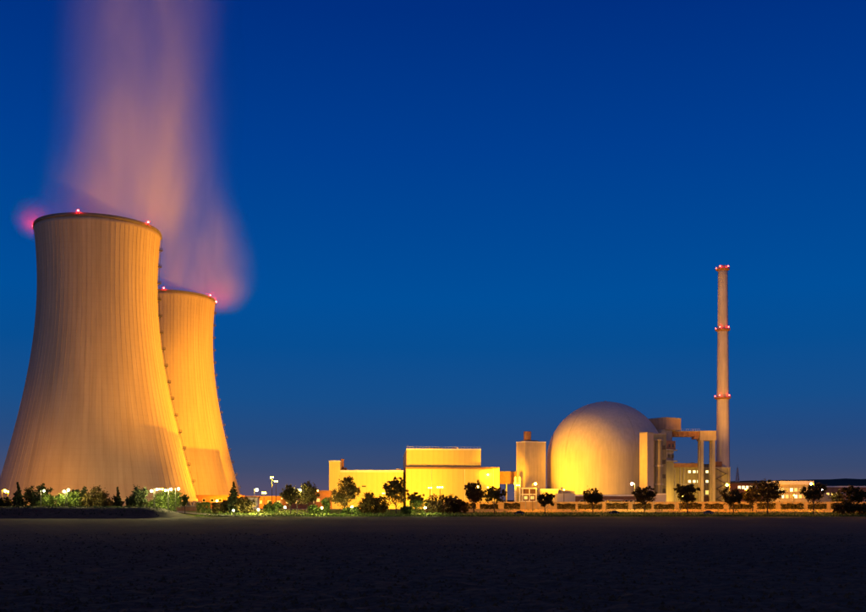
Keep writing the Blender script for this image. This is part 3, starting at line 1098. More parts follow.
# orange shaft right of the dome
yb = R(35)
sh = thing('access_shaft', 'narrow tall shaft with an orange lit flank at the dome\'s right side', 'building', (at(647.3, 0, 528).x, 528, G), yb)
walls(sh, 'shaft_block', 0, 4.8, 0, 5.6, -0.5, at(0, 432.5, 528).z - G, M['shaft'], M['concrete'], 0.4, 0.08)

bk = thing('stair_block', 'plain grey green block close right of the orange shaft', 'building', (at(652.5, 0, 541).x, 541, G))
bz = at(0, 434, 541).z - G
walls(bk, 'block_wall', 0, 7.6, 0, 16, -0.5, bz, M['grey_green'], M['concrete'], 0.5, 0.1)
for z in (9, 17, 25, 33):
    MB().box(5.2, 7.2, -0.3, -0.01, z, z + 2.2).build('louvre', M['dark_steel'], bk)
MB().box(0.3, 1.5, -0.7, -0.01, 0, bz - 3).build('cable_duct', M['shaft'], bk)
for z in (13, 28):
    MB().box(-0.1, 7.7, -0.9, -0.02, z, z + 0.4).build('ledge', M['concrete'], bk)

# equipment tower with top box
et = thing('equipment_tower', 'stacked concrete tower with a boxy penthouse right of the dome', 'building', (at(666, 0, 570).x, 570, G), yb)
te = at(0, 429.5, 570).z - G
tt = at(0, 417.5, 570).z - G
walls(et, 'penthouse', 0, 13.0, 0, 14.2, te, tt, M['penthouse'], M['concrete'], 0.4, 0.08)
MB().box(-2.5, 6.5, 1.0, 14, te - 9, te - 0.05).build('upper_neck', M['concrete'], et)
MB().box(-0.3, 7.6, -0.5, 12, te - 11.5, te - 6.5).build('upper_storey', M['rust_steel'], et)
MB().box(-0.9, 8.4, -1.2, 13, te - 12.3, te - 11.55).build('ledge', M['concrete'], et)
MB().box(0.4, 6.6, 0, 12, te - 18, te - 12.35).build('middle_storey', M['concrete'], et)
MB().box(-1.2, 8.6, -1.4, 13, te - 18.8, te - 18.05).build('ledge', M['concrete'], et)
MB().box(-1.8, 6.0, -0.6, 12, -0.5, te - 18.85).build('lower_storey', M['grey_green'], et)
for z in (te - 10.3, te - 16.4):
    for x in (1.6, 4.6):
        MB().box(x, x + 1.6, -0.58, 0.08, z, z + 1.8).build('opening', M['dark_steel'], et)

cyl = thing('filter_column', 'round grey green column between shaft and equipment tower', 'column', (at(658.3, 0, 535).x, 535, G))
ch = at(0, 441, 535).z - G
MB().tube((0, 0, -0.5), (0, 0, ch), 2.2, 2.1, 20).build('column_body', M['grey_green'], cyl)
MB().tube((0, 0, ch), (0, 0, ch + 0.7), 2.6, 2.6, 20).build('column_cap', M['concrete'], cyl)
for z in (ch * 0.35, ch * 0.62):
    MB().tube((0, 0, z), (0, 0, z + 1.0), 2.7, 2.7, 20).build('column_ring', M['concrete'], cyl)

# portal gantry
gy = 581.0
gx0 = at(656, 0, gy).x
ga = thing('portal_gantry', 'concrete portal gantry with long orange crane girder on two tall legs', 'gantry', (gx0, gy, G))
gtop, gbot = at(0, 431, gy).z - G, at(0, 438, gy).z - G
xr = at(716, 0, gy).x - gx0
xl = at(700, 0, gy).x - gx0
for yy in (0.4, 5.0):
    g_ = MB().box(0, xl + 0.5, yy, yy + 1.1, gbot + 0.9, gtop - 0.4)
    g_.build('crane_girder', M['rust_steel'], ga)
MB().box(-0.5, xl, -0.2, 6.6, gtop - 0.38, gtop).build('girder_deck', M['concrete'], ga)
for k in range(9):
    x = 1.5 + k * (xl - 3) / 8
    MB().box(x, x + 0.5, -0.15, 0.38, gbot + 0.8, gtop - 0.4).build('girder_stiffener', M['rust_steel'], ga)
MB().box(xl - 3.6, xl - 0.9, -0.5, 5.8, gbot - 0.6, gbot + 0.85).build('crane_trolley', M['rust_steel'], ga)
MB().box(4.0, 6.4, -0.5, 5.8, gbot - 0.9, gbot + 0.85).build('crane_trolley', M['dark_steel'], ga)
cb0 = at(0, 440.5, gy).z - G
MB().box(xl - 0.2, xr, -0.6, 7, cb0, gtop + 0.1).build('cross_beam', M['pale_concrete'], ga)
for x in (xl + 0.4, xr - 2.2):
    MB().box(x, x + 1.7, -0.3, 1.5, -0.5, cb0).build('leg', M['pale_concrete'], ga)
    MB().box(x, x + 1.7, 4.9, 6.7, -0.5, cb0).build('leg', M['pale_concrete'], ga)
rl = MB()
for k in range(20):
    x = k * xl / 19
    rl.bar((x, -0.1, gtop), (x, -0.1, gtop + 1.1), 0.08, 0.08)
rl.bar((0, -0.1, gtop + 1.1), (xl, -0.1, gtop + 1.1), 0.08, 0.08)
rl.build('railing', M['steel'], ga)

# auxiliary building below the gantry
ay = 589.0
ax0 = at(672.5, 0, ay).x
ab = thing('auxiliary_building', 'olive block under the gantry with two rows of round lit windows', 'building', (ax0, ay, G))
atop = at(0, 467, ay).z - G
axr = at(729.5, 0, ay).x - ax0
axm = at(713, 0, ay).x - ax0
walls(ab, 'main_block', 0, axm, 0, 26, -0.5, atop, M['olive'], M['concrete'], 0.5, 0.1)
walls(ab, 'side_block', axm + 0.02, axr, -1.5, 26, -0.5, atop - 0.3, M['olive'], M['concrete'], 0.5, 0.1)
wr = []
for px in (689.5, 694.2, 698.2, 707):
    for py in (471.8, 481.5):
        p = at(px, py, ay)
        wr.append((p.x - ax0 - 0.75, p.x - ax0 + 0.75, p.z - G - 0.75, p.z - G + 0.75))
lit_windows(ab, wr, 0, M['win_warm'])
p = at(707, 492.5, ay)
lit_windows(ab, [(p.x - ax0 - 1, p.x - ax0 + 1, p.z - G - 1.2, p.z - G + 1.2)], 0, M['win_amber'])
MB().box(at(703.5, 0, ay).x - ax0, at(710, 0, ay).x - ax0, -0.12, 0.02, -0.4, at(0, 496.5, ay).z - G).build('gate', M['brown_trim'], ab)
tr_ = MB().box(-1.6, at(700.5, 0, ay).x - ax0, -1.6, -0.15, atop - 0.2, atop + 2.2)
tr_.build('crane_rail_beam', M['rust_steel'], ab)
MB().box(axm + 1, axm + 5.4, 0, 4, atop + .1, atop + 3.2).build('roof_box', M['brown_wall'], ab)
MB().box(axm - 5.5, axm - 1.5, 2, 6, atop + .1, atop + 1.8).build('roof_box', M['dark_steel'], ab)
for x in (2, 6.5, 12):
    MB().box(x, x + 2, 3, 6, atop + .1, atop + 1.5 + x * 0.1).build('roof_box', M['concrete'], ab)

rq = MB()
for k in range(22):
    x = k * (axm - 0.6) / 21 + 0.3
    rq.bar((x, 0.3, atop + .2), (x, 0.3, atop + 1.35), 0.08, 0.08)
for h in (0.8, 1.35):
    rq.bar((0.3, 0.3, atop + h), (axm - 0.3, 0.3, atop + h), 0.08, 0.08)
rq.build('roof_railing', M['steel'], ab)
for z in (8.0, 14.5):
    MB().box(0.4, axm - 0.4, -0.5, -0.02, z, z + 0.5).build('cable_tray', M['steel'], ab)
for x in (1.2, 4.4, 6.6):
    MB().tube((x, -0.5, 0), (x, -0.5, atop - 0.6), 0.35, 0.35, 10).build('riser_pipe', M['steel'], ab)
st = MB()
for k in range(8):
    z0 = k * 3.0
    d = 1 if k % 2 == 0 else -1
    xa = axm + (1.5 if d > 0 else 7.0)
    st.bar((xa, -2.6, z0), (xa + d * 5.5, -2.6, z0 + 3.0), 1.0, 0.18)
    st.box(axm + 6.6 if d > 0 else axm + 0.6, axm + 8.0 if d > 0 else axm + 2.0, -3.2, -1.55, z0 + 2.9, z0 + 3.05)
for x in (axm + 0.7, axm + 7.9):
    st.bar((x, -3.1, 0), (x, -3.1, 24.4), 0.14, 0.14)
st.build('outside_stair', M['dark_steel'], ab)

# ventilation stack
vy = 598.0
vs_ = thing('ventilation_stack', 'slender tall concrete stack with three platforms and red lights', 'chimney', (at(722.6, 0, vy).x, vy, G))
vt = at(0, 266, vy).z - G
rt_, rb_ = 2.75, 4.3


def vr(z):
    return rt_ + (rb_ - rt_) * (1 - z / vt) ** 1.25


MB().lathe([(vr(vt * k / 24), vt * k / 24 - (0.5 if k == 0 else 0)) for k in range(25)] + [(rt_ - 0.4, vt), (rt_ - 0.4, vt - 6)], 40).build('shaft', M['stack'], vs_)
red_big = emit('stack_beacon_glow', (1, .03, .02), 45)
for py in (269.5, 330, 398):
    z = at(0, py, vy).z - G
    r = vr(z)
    pl = MB().lathe([(r - 0.1, z - 1.1), (r + 1.5, z - 0.2), (r + 1.5, z + 0.1), (r - 0.1, z + 0.1)], 28, smooth=False).build('platform', M['rust_steel'], vs_)
    q = MB()
    for k in range(20):
        a = 2 * PI * k / 20
        a2 = 2 * PI * (k + 1) / 20
        P0 = ((r + 1.4) * math.cos(a), (r + 1.4) * math.sin(a))
        P1 = ((r + 1.4) * math.cos(a2), (r + 1.4) * math.sin(a2))
        q.bar((*P0, z), (*P0, z + 1.2), 0.09, 0.09)
        for h in (0.6, 1.2):
            q.bar((*P0, z + h), (*P1, z + h), 0.08, 0.08)
    q.build('railing', M['rust_steel'], pl)
    for k in range(4):
        a = R(-128 + 76 * (k if k < 2 else k + 0.6))
        x, y = (r + 1.2) * math.cos(a), (r + 1.2) * math.sin(a)
        bc = MB().tube((x, y, z), (x, y, z + 0.9), 0.2, 0.2, 8).build('beacon', M['dark_steel'], vs_)
        MB().sphere((x, y, z + 1.3), 0.42).build('beacon_lens', red_big, bc)
lad = MB()
for w in (-0.3, 0.3):
    for k in range(24):
        z0, z1 = vt * k / 24, vt * (k + 1) / 24
        lad.bar((vr(z0) + 0.35, w, z0), (vr(z1) + 0.35, w, z1), 0.1, 0.1)
lad.build('ladder', M['dark_steel'], vs_)

# office buildings at the right
o1 = thing('office_wing', 'low brown building with a strip of lit windows right of the stack', 'building', (at(729, 0, 604).x, 604, G))
oz = at(0, 482.5, 604).z - G
walls(o1, 'wing_wall', 0, 30, 0, 16, -0.5, oz, M['brick'], M['dark_steel'], 0.8, 0.6)
wz = at(0, 487.5, 604).z - G
lit_windows(o1, [(x, x + 1.7, wz - 0.9, wz + 0.9) for x in (5.6, 8.0, 10.4, 12.8)], 0, M['win_warm'])
lit_windows(o1, [(x, x + 1.7, wz - 5.4, wz - 3.6) for x in (3.2, 5.6, 10.4, 15.2, 17.6, 22.4)], 0, M['win_amber'])
lit_windows(o1, [(x, x + 1.7, wz - 0.9, wz + 0.9) for x in (15.2, 17.6, 20.0, 22.4, 24.8)], 0, M['glass'])

o2 = thing('office_block', 'brightest office block at right with pale parapet and many lit windows', 'building', (at(774.5, 0, 560).x, 560, G))
oz2 = at(0, 481.5, 560).z - G
walls(o2, 'block_wall', 0, 21.5, 0, 18, -0.5, oz2, M['pale_concrete'], M['light_trim'], 2.0, 0.8)
ws, wd = [], []
rr_ = random.Random(4)
for row, z in enumerate((10.0, 6.2, 2.0)):
    for k in range(8):
        (ws if rr_.random() < (0.72 if row else 0.6) else wd).append((1.2 + k * 2.55, 2.9 + k * 2.55, z, z + 1.9))
lit_windows(o2, ws[::3], 0, M['win_warm'])
lit_windows(o2, ws[1::3], 0, M['win_amber'])
lit_windows(o2, ws[2::3], 0, M['win_dim'])
lit_windows(o2, wd, 0, M['glass'])

o3 = thing('long_office', 'long low dim building reaching the right edge', 'building', (at(812, 0, 610).x, 610, G))
oz3 = at(0, 486.5, 610).z - G
walls(o3, 'long_wall', 0, 75, 0, 14, -0.5, oz3, M['brick'], M['light_trim'], 0.6, 0.3)
lit_windows(o3, [(x, x + 1.8, 8.4, 9.9) for x in (9, 12, 15, 27)], 0, M['win_amber'])
lit_windows(o3, [(x, x + 1.8, 8.4, 9.9) for x in (18, 21, 24, 30, 33, 36, 39, 42)] + [(x, x + 1.8, 4.2, 5.7) for x in range(6, 45, 3)], 0, M['glass'])

# lattice mast behind the office wing
ml = thing('lattice_mast', 'small pale lattice mast rising behind the brown office wing', 'mast', (at(737.5, 0, 660).x, 660, G))
mh = at(0, 468, 660).z - G
lt = MB()
for k in range(9):
    z0, z1 = mh * k / 9, mh * (k + 1) / 9
    w0, w1 = 2.1 * (1 - z0 / mh) + 0.25, 2.1 * (1 - z1 / mh) + 0.25
    c0 = [(-w0, -w0, z0), (w0, -w0, z0), (w0, w0, z0), (-w0, w0, z0)]
    c1 = [(-w1, -w1, z1), (w1, -w1, z1), (w1, w1, z1), (-w1, w1, z1)]
    for i in range(4):
        lt.bar(c0[i], c1[i], 0.3, 0.3)
        lt.bar(c0[i], c1[(i + 1) % 4], 0.18, 0.18)
        lt.bar(c0[(i + 1) % 4], c1[i], 0.18, 0.18)
        lt.bar(c1[i], c1[(i + 1) % 4], 0.18, 0.18)
lt.build('lattice', M['steel'], ml)
MB().tube((0, 0, mh), (0, 0, mh + 2), 0.12, 0.08, 6).build('antenna', M['steel'], ml)

# sandy heap at right
hv, hf = [], []
nn = 40
for j in range(nn + 1):
    for i in range(nn + 1):
        x = -15 + 32 * i / nn
        y = -10 + 20 * j / nn
        rdist = math.hypot((x + 3) / (13 if x > -3 else 8), y / 8)
        z = max(0, 1 - rdist) * 8.6
        z = z + (0.4 * mnoise.noise((x * 0.4, y * 0.4, 1)) if z > 0.2 else -0.15)
        hv.append((x, y, z))
for j in range(nn):
    for i in range(nn):
        a = j * (nn + 1) + i
        hf.append((a, a + 1, a + nn + 2, a + nn + 1))
hp = MB().add(hv, hf, True).build('sand_heap', M['heap'])
hp.location = (at(830, 0, 505).x, 505, G)
tag(hp, 'orange lit sandy heap between two trees near the right edge', 'heap')

# small buildings left of the halls
pb = thing('pump_house', 'long low red brown pump house at the foot of the farther tower', 'building', (at(196, 0, 600).x, 600, G))
pz = at(0, 495.5, 600).z - G
walls(pb, 'wall', 0, 28, 0, 9, -0.5, pz, M['brick'], M['brown_trim'], 0.6, 0.3)
lit_windows(pb, [(x, x + 1.8, 4.4, 6.0) for x in (4, 9, 14, 19, 24)], 0, M['glass'])
gh = thing('gatehouse', 'small pale gatehouse right of the round bush', 'building', (at(246, 0, 470).x, 470, G))
hz = at(0, 497, 470).z - G
walls(gh, 'wall', 0, 5.6, 0, 5, -0.5, hz, M['mauve'], M['brown_trim'], 0.5, 0.5)
lit_windows(gh, [(1.0, 2.2, 1.4, 2.8), (3.2, 4.6, 1.4, 2.8)], 0, M['win_amber'])
rs = thing('brick_shed', 'red brown shed behind the trees left of the lemon hall', 'building', (at(314, 0, 520).x, 520, G))
sz = at(0, 491, 520).z - G
walls(rs, 'wall', 0, 8.5, 0, 10, -0.5, sz, M['brick'], M['brown_trim'], 0.5, 0.3)
lit_windows(rs, [(1.4, 3.0, 4, 5.6), (5.4, 7.0, 4, 5.6)], 0, M['win_amber'])
rs2 = thing('low_warehouse', 'flat dim warehouse behind the twin floodlight masts', 'building', (at(242, 0, 640).x, 640, G))
walls(rs2, 'wall', 0, 56, 0, 14, -0.5, at(0, 496.5, 640).z - G, M['brick'], M['brown_trim'], 0.5, 0.3)
lit_windows(rs2, [(x, x + 2, 3.4, 5.0) for x in range(5, 50, 6)], 0, M['win_amber'])
rw = thing('retaining_wall', 'low red brown retaining wall at the end of the earth bank', 'wall', (at(176, 0, 432).x, 432, 1.4))
MB().box(0, 10.5, 0, 0.6, -0.5, 2.6).build('wall_body', M['brick'], rw)
MB().box(-0.15, 10.65, -0.15, 0.75, 2.6, 2.85).build('coping', M['concrete'], rw)

# perimeter wall of concrete panels between posts
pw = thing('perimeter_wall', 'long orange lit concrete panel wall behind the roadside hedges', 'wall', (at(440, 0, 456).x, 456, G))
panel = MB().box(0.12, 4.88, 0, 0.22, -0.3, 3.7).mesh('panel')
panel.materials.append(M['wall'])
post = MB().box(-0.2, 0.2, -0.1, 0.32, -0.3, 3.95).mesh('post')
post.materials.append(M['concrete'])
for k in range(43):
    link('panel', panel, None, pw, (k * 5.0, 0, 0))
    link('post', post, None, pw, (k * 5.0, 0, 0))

# ------------------------------------------------------------------ plants
def leaf_quads(pts, size, r):
    n = len(pts)
    a = r.normal(size=(n, 3))
    a /= np.linalg.norm(a, axis=1)[:, None]
    b = np.cross(a, r.normal(size=(n, 3)))
    b /= np.linalg.norm(b, axis=1)[:, None]
    s = size * (0.6 + 0.8 * r.random(n))[:, None]
    l = s * (0.6 + 0.5 * r.random(n))[:, None]
    return np.stack([pts - a * s, pts - b * l * 0.6 + a * s * 0.1, pts + a * s, pts + b * l * 0.6 - a * s * 0.1], 1)


def blob_points(lobes, n, r):
    """points in leaf clumps spread over lobes (centre, radii), denser near the outside"""
    out = []
    vol = np.array([l[1][0] * l[1][1] * l[1][2] for l in lobes]) ** 0.7
    vol /= vol.sum()
    for (c, rad), w in zip(lobes, vol):
        m = max(6, int(n * w / 26))
        d = r.normal(size=(m, 3))
        d /= np.linalg.norm(d, axis=1)[:, None]
        q = (0.35 + 0.65 * r.random(m) ** 0.55)[:, None]
        cl = np.array(c) + d * q * np.array(rad)
        for k in range(m):
            kk = 40
            s = 0.13 * (rad[0] + rad[2]) * (0.6 + 0.8 * r.random())
            out.append(cl[k] + r.normal(size=(kk, 3)) * s * 0.55)
    return np.concatenate(out)


def plant(kind, px, ytop, wpx, Y, label, cat, seed, mat='leaf', ybase=None, group=None, trunk=None, name=None, n=2600, leaf=0.36, extra=None):
    r = np.random.default_rng(seed)
    g = gz(Y) if ybase is None else at(0, ybase, Y).z
    x = (px - 433) / F * Y
    H = at(0, ytop, Y).z - g
    W = wpx / F * Y
    nm = name or {'tree': 'broadleaf_tree', 'bush': 'bush', 'conifer': 'spruce_tree', 'hedge': 'hedge'}[kind]
    t = thing(nm, label, cat, (x, Y, g), 0, group)
    tm = MB()
    if kind == 'tree':
        th = H * (trunk if trunk else 0.3)
        rw_, rh_ = W / 2, (H - th) / 2
        lobes = [((0, 0, th + rh_ * 0.95), (rw_ * 0.7, rw_ * 0.65, rh_ * 0.85))]
        for k in range(9):
            a = 6.28 * (k + r.random()) / 9
            e = (r.random() - 0.4) * 1.2
            cc = (math.cos(a) * rw_ * 0.58, math.sin(a) * rw_ * 0.5, th + rh_ + e * rh_ * 0.75)
            q = 0.30 + 0.2 * r.random()
            lobes.append((cc, (rw_ * q, rw_ * q, rh_ * q * 0.95)))
        lobes.append(((rw_ * (r.random() - 0.5) * 0.5, 0, th + rh_ * 1.62), (rw_ * 0.34, rw_ * 0.34, rh_ * 0.38)))
        if extra:
            for (ex, ez, er) in extra:
                lobes.append(((ex * W, 0, ez * H), (er * W, er * W, er * W)))
        r0b = 0.018 * H + 0.05
        bend = (r.random() - 0.5) * 0.5
        tm.tube((0, 0, -0.3), (bend * 0.5, 0, th), r0b, r0b * 0.75, 8)
        tm.tube((bend * 0.5, 0, th), (bend, 0, th + rh_ * 1.5), r0b * 0.75, r0b * 0.25, 7)
        for k in range(7):
            a = 6.28 * k / 7 + r.random()
            z0 = th * (0.85 + 0.25 * r.random()) + rh_ * 0.12 * k
            tm.tube((bend * 0.5, 0, z0), (math.cos(a) * rw_ * 0.7, math.sin(a) * rw_ * 0.6, z0 + rh_ * (0.4 + 0.5 * r.random())), r0b * 0.42, r0b * 0.12, 6)
    elif kind == 'bush':
        n = int(n * 1.7)
        lobes = [((0, 0, H * 0.45), (W * 0.42, W * 0.36, H * 0.46))]
        for k in range(9):
            a = 6.28 * (k + r.random()) / 9
            q = 0.16 + 0.1 * r.random()
            lobes.append(((math.cos(a) * W * 0.32, math.sin(a) * W * 0.28, H * (0.2 + 0.55 * r.random())), (W * q, W * q, H * q * 1.3)))
        lobes.append(((W * (r.random() - 0.5) * 0.3, 0, H * 0.82), (W * 0.2, W * 0.2, H * 0.16)))
        for k in range(6):
            a = 6.28 * k / 6
            tm.tube((0, 0, -0.3), (math.cos(a) * W * 0.25, math.sin(a) * W * 0.22, H * 0.65), 0.12, 0.04, 6)
    elif kind == 'conifer':
        lobes = []
        m = 12
        for k in range(m):
            f = k / (m - 1)
            rr = W / 2 * (1 - f) ** 0.85 + 0.12 * W * (1 - f) + 0.15
            for q in range(5 if f < 0.7 else 2):
                a = 6.28 * (q + r.random()) / 5
                lobes.append(((math.cos(a) * rr * 0.5, math.sin(a) * rr * 0.5, H * (0.1 + 0.86 * f)), (rr * 0.5, rr * 0.5, H * 0.05)))
        tm.tube((0, 0, -0.3), (0, 0, H * 0.98), 0.022 * H, 0.02, 8)
    else:
        lobes = None
        D = extra or 2.0
        pts = np.stack([(r.random(n) - 0.5) * W, (r.random(n) - 0.5) * D, H * r.random(n) ** 0.8], -1)
        side = r.random(n)
        pts[side < .35, 1] = -D / 2 + 0.1 * r.normal(size=(side < .35).sum())
        pts[(side > .35) & (side < .55), 2] = H + 0.1 * r.normal(size=((side > .35) & (side < .55)).sum())
        pts[:, 2] += 0.18 * np.sin(pts[:, 0] * 1.3 + seed) * pts[:, 2] / H
        for k in range(max(3, int(W / 2))):
            xx = -W / 2 + W * (k + .5) / max(3, int(W / 2))
            tm.tube((xx, 0, -0.2), (xx, 0, H * 0.8), 0.07, 0.03, 6)
    if lobes is not None:
        pts = blob_points(lobes, n, r)
    pts[:, 2] = np.maximum(pts[:, 2], 0.1)
    tm.build('trunk' if kind in ('tree', 'conifer') else 'stems', M['bark'], t)
    cme = quads_mesh('crown', leaf_quads(pts, leaf, r))
    link('crown' if kind in ('tree', 'conifer') else 'foliage', cme, M[mat], t)
    return t


GT = 'trees along the road'
# right half, along the road from the dome outwards
plant('tree', 494.5, 486, 26, 402, 'dark tree with a clear trunk before the turbine hall\'s right corner', 'tree', 1, trunk=.32, group=GT)
plant('tree', 545, 493, 22, 400, 'smallest roadside tree, thin crown, before the reactor annex', 'tree', 2, trunk=.27, group=GT, n=1300)
plant('tree', 593, 487, 23, 402, 'dark rounded tree before the middle of the dome\'s foot', 'tree', 3, trunk=.27, group=GT)
plant('tree', 644.5, 487, 26, 401, 'dark tree right of the pale yellow street lamp', 'tree', 4, trunk=.28, group=GT, extra=[(0.2, 0.86, 0.16)])
plant('tree', 687.5, 483, 26, 402, 'full round tree before the olive gantry building', 'tree', 5, trunk=.28, group=GT, n=3000)
plant('tree', 733.5, 488, 25, 402, 'low wide tree at the foot of the stack', 'tree', 6, trunk=.28, group=GT)
plant('tree', 767.5, 480, 35, 402, 'widest roadside tree, left of the bright office block', 'tree', 7, trunk=.26, group=GT, n=3600)
plant('tree', 752.5, 485, 20, 425, 'smaller tree half behind the widest roadside tree', 'tree', 8, trunk=.3, group=GT)
plant('tree', 813.5, 484, 24, 402, 'tree before the bright office block\'s right end', 'tree', 9, trunk=.26, group=GT)
plant('tree', 854, 484, 24, 402, 'tree at the right edge beside the sandy heap', 'tree', 10, trunk=.3, group=GT, n=3000)
plant('bush', 843, 501, 22, 399, 'low dark bush left of the rightmost bushes', 'bush', 11, group='dark bushes at the right edge', n=1500)
plant('bush', 861, 503, 26, 398, 'low dark bush at the right edge of the picture', 'bush', 12, group='dark bushes at the right edge', n=1500)
plant('bush', 838, 490, 14, 470, 'dark bush on top beside the sandy heap', 'bush', 13, group='dark bushes at the right edge', n=1200)
# middle and left half
plant('tree', 474, 479, 21, 412, 'tall brown leaved tree beside the dark trunk tree', 'tree', 14, 'leaf_rust', trunk=.22, group=GT, n=2600)
plant('bush', 444, 494, 34, 410, 'rusty bush glowing orange before the turbine hall', 'bush', 15, 'leaf_rust', group='bushes before the halls', n=2200)
plant('bush', 459, 499, 22, 414, 'smaller rusty bush left of the brown leaved tree', 'bush', 16, 'leaf_rust', group='bushes before the halls', n=1500)
plant('tree', 416, 492, 17, 416, 'short dark tree between the green hedge and the pointed tree', 'tree', 17, trunk=.3, group=GT, n=1600)
plant('hedge', 423, 501, 27, 412, 'bright green hedge before the turbine hall\'s left end', 'hedge', 18, 'leaf_light', group='green hedges', n=2600, leaf=.3)
plant('tree', 396, 477, 25, 404, 'dark tree with a pointed top before the turbine hall\'s left corner', 'tree', 19, trunk=.1, group=GT, n=3200, extra=[(0.0, 0.93, 0.10), (-0.1, 0.82, 0.17)])
plant('bush', 373, 491, 32, 410, 'broad dark bush between the two tall dark trees', 'bush', 20, group='bushes before the halls', n=2600)
plant('tree', 344.5, 477, 33, 404, 'dark two lobed tree before the lemon hall', 'tree', 21, trunk=.1, group=GT, n=3600, extra=[(0.12, 0.90, 0.13), (0.1, 0.8, 0.2)])
plant('tree', 307.5, 480, 23, 410, 'tall tree lit green from inside by a white lamp', 'tree', 22, 'leaf', trunk=.15, group=GT, n=3200)
plant('tree', 290.5, 484, 22, 400, 'maroon tinted round tree with a straight trunk on the lawn', 'tree', 23, 'leaf', trunk=.28, group=GT, n=3000)
plant('bush', 273, 501, 18, 416, 'green bush below the twin floodlight masts', 'bush', 24, 'leaf_light', group='bushes before the halls', n=1600)
plant('bush', 315, 505, 14, 405, 'low bright green shrub under the green lit tree', 'bush', 25, 'leaf_light', group='bushes before the halls', n=1000)
plant('bush', 326.5, 497, 8, 408, 'narrow light green shrub left of the two lobed tree', 'bush', 26, 'leaf_light', group='bushes before the halls', n=900)
plant('bush', 352, 507, 18, 402, 'low bright shrub under the two lobed tree', 'bush', 27, 'leaf_light', group='bushes before the halls', n=900)
plant('bush', 407, 506, 14, 402, 'low bright shrub under the pointed dark tree', 'bush', 28, 'leaf_light', group='bushes before the halls', n=900)
plant('bush', 245.5, 497, 16, 404, 'dark round bush right of the spruce', 'bush', 29, group='bushes below the towers', n=2200)
plant('conifer', 233.5, 481.5, 15, 410, 'dark pointed spruce at the right foot of the farther tower', 'tree', 30, 'leaf_dark', n=3200, leaf=.3)
plant('bush', 226, 500, 12, 412, 'dark bush left of the spruce', 'bush', 31, group='bushes below the towers', n=1400)
plant('hedge', 204, 503, 14, 402, 'longer clipped green hedge by the farm track', 'hedge', 32, 'leaf_light', group='green hedges', n=1800, leaf=.28)
plant('hedge', 216, 503.5, 7, 404, 'shorter clipped hedge left of the spruce', 'hedge', 33, 'leaf', group='green hedges', n=1200, leaf=.28)
plant('tree', 185, 494, 9, 404, 'slim small light green tree at the near tower\'s right foot', 'tree', 34, 'leaf_light', trunk=.3, group=GT, n=900, leaf=.28)
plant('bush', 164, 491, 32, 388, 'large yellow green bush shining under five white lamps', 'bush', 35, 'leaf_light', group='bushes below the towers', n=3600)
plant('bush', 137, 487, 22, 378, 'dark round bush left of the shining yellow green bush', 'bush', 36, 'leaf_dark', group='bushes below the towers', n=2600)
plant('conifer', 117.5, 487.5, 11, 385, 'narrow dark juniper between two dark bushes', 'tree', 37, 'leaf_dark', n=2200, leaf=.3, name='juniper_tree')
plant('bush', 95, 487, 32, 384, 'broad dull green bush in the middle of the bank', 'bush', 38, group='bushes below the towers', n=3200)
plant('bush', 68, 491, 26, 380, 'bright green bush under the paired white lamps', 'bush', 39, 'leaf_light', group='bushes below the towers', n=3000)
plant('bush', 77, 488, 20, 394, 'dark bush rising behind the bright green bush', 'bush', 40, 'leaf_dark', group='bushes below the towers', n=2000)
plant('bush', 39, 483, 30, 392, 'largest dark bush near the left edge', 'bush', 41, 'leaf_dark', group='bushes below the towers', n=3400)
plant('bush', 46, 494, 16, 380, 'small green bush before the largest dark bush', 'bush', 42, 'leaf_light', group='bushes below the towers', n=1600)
plant('conifer', 17.5, 482, 15, 388, 'dark pointed conifer beside the orange lamp at the left edge', 'tree', 43, 'leaf_dark', n=2600, leaf=.3)
plant('bush', 5, 497, 18, 392, 'low dark bush at the left edge of the picture', 'bush', 44, 'leaf_dark', group='bushes below the towers', n=1600)

# hedges before the perimeter wall, right half
hx = [(466, 20, 'rust'), (489, 18, ''), (512, 16, ''), (566, 18, ''), (590, 24, ''), (617, 22, ''), (642, 18, ''), (664, 20, ''), (690, 22, ''), (714, 18, ''), (741, 24, ''), (766, 18, ''), (792, 22, ''), (817, 18, ''), (842, 22, ''), (862, 14, '')]
where = ['below the brown leaved tree', 'behind the dark trunk tree', 'below the bent white pipes', 'below the mauve grey building end',
         'behind the tree at the dome\'s middle', 'right of the tree at the dome\'s middle', 'behind the tree by the pale yellow lamp',
         'below the orange shaft', 'behind the full round tree at the gantry', 'below the gantry legs', 'behind the low tree at the stack',
         'behind the widest roadside tree', 'below the bright office block', 'behind the office block\'s end tree', 'below the sandy heap', 'behind the rightmost tree']
for k, ((px, w, f), wh) in enumerate(zip(hx, where)):
    plant('hedge', px, 504.3 + 0.6 * math.sin(k * 2.1), w, 444, 'clipped roadside hedge ' + wh, 'hedge', 60 + k, 'leaf', group='clipped hedges along the wall', n=int(70 * w), leaf=.32, extra=1.6)


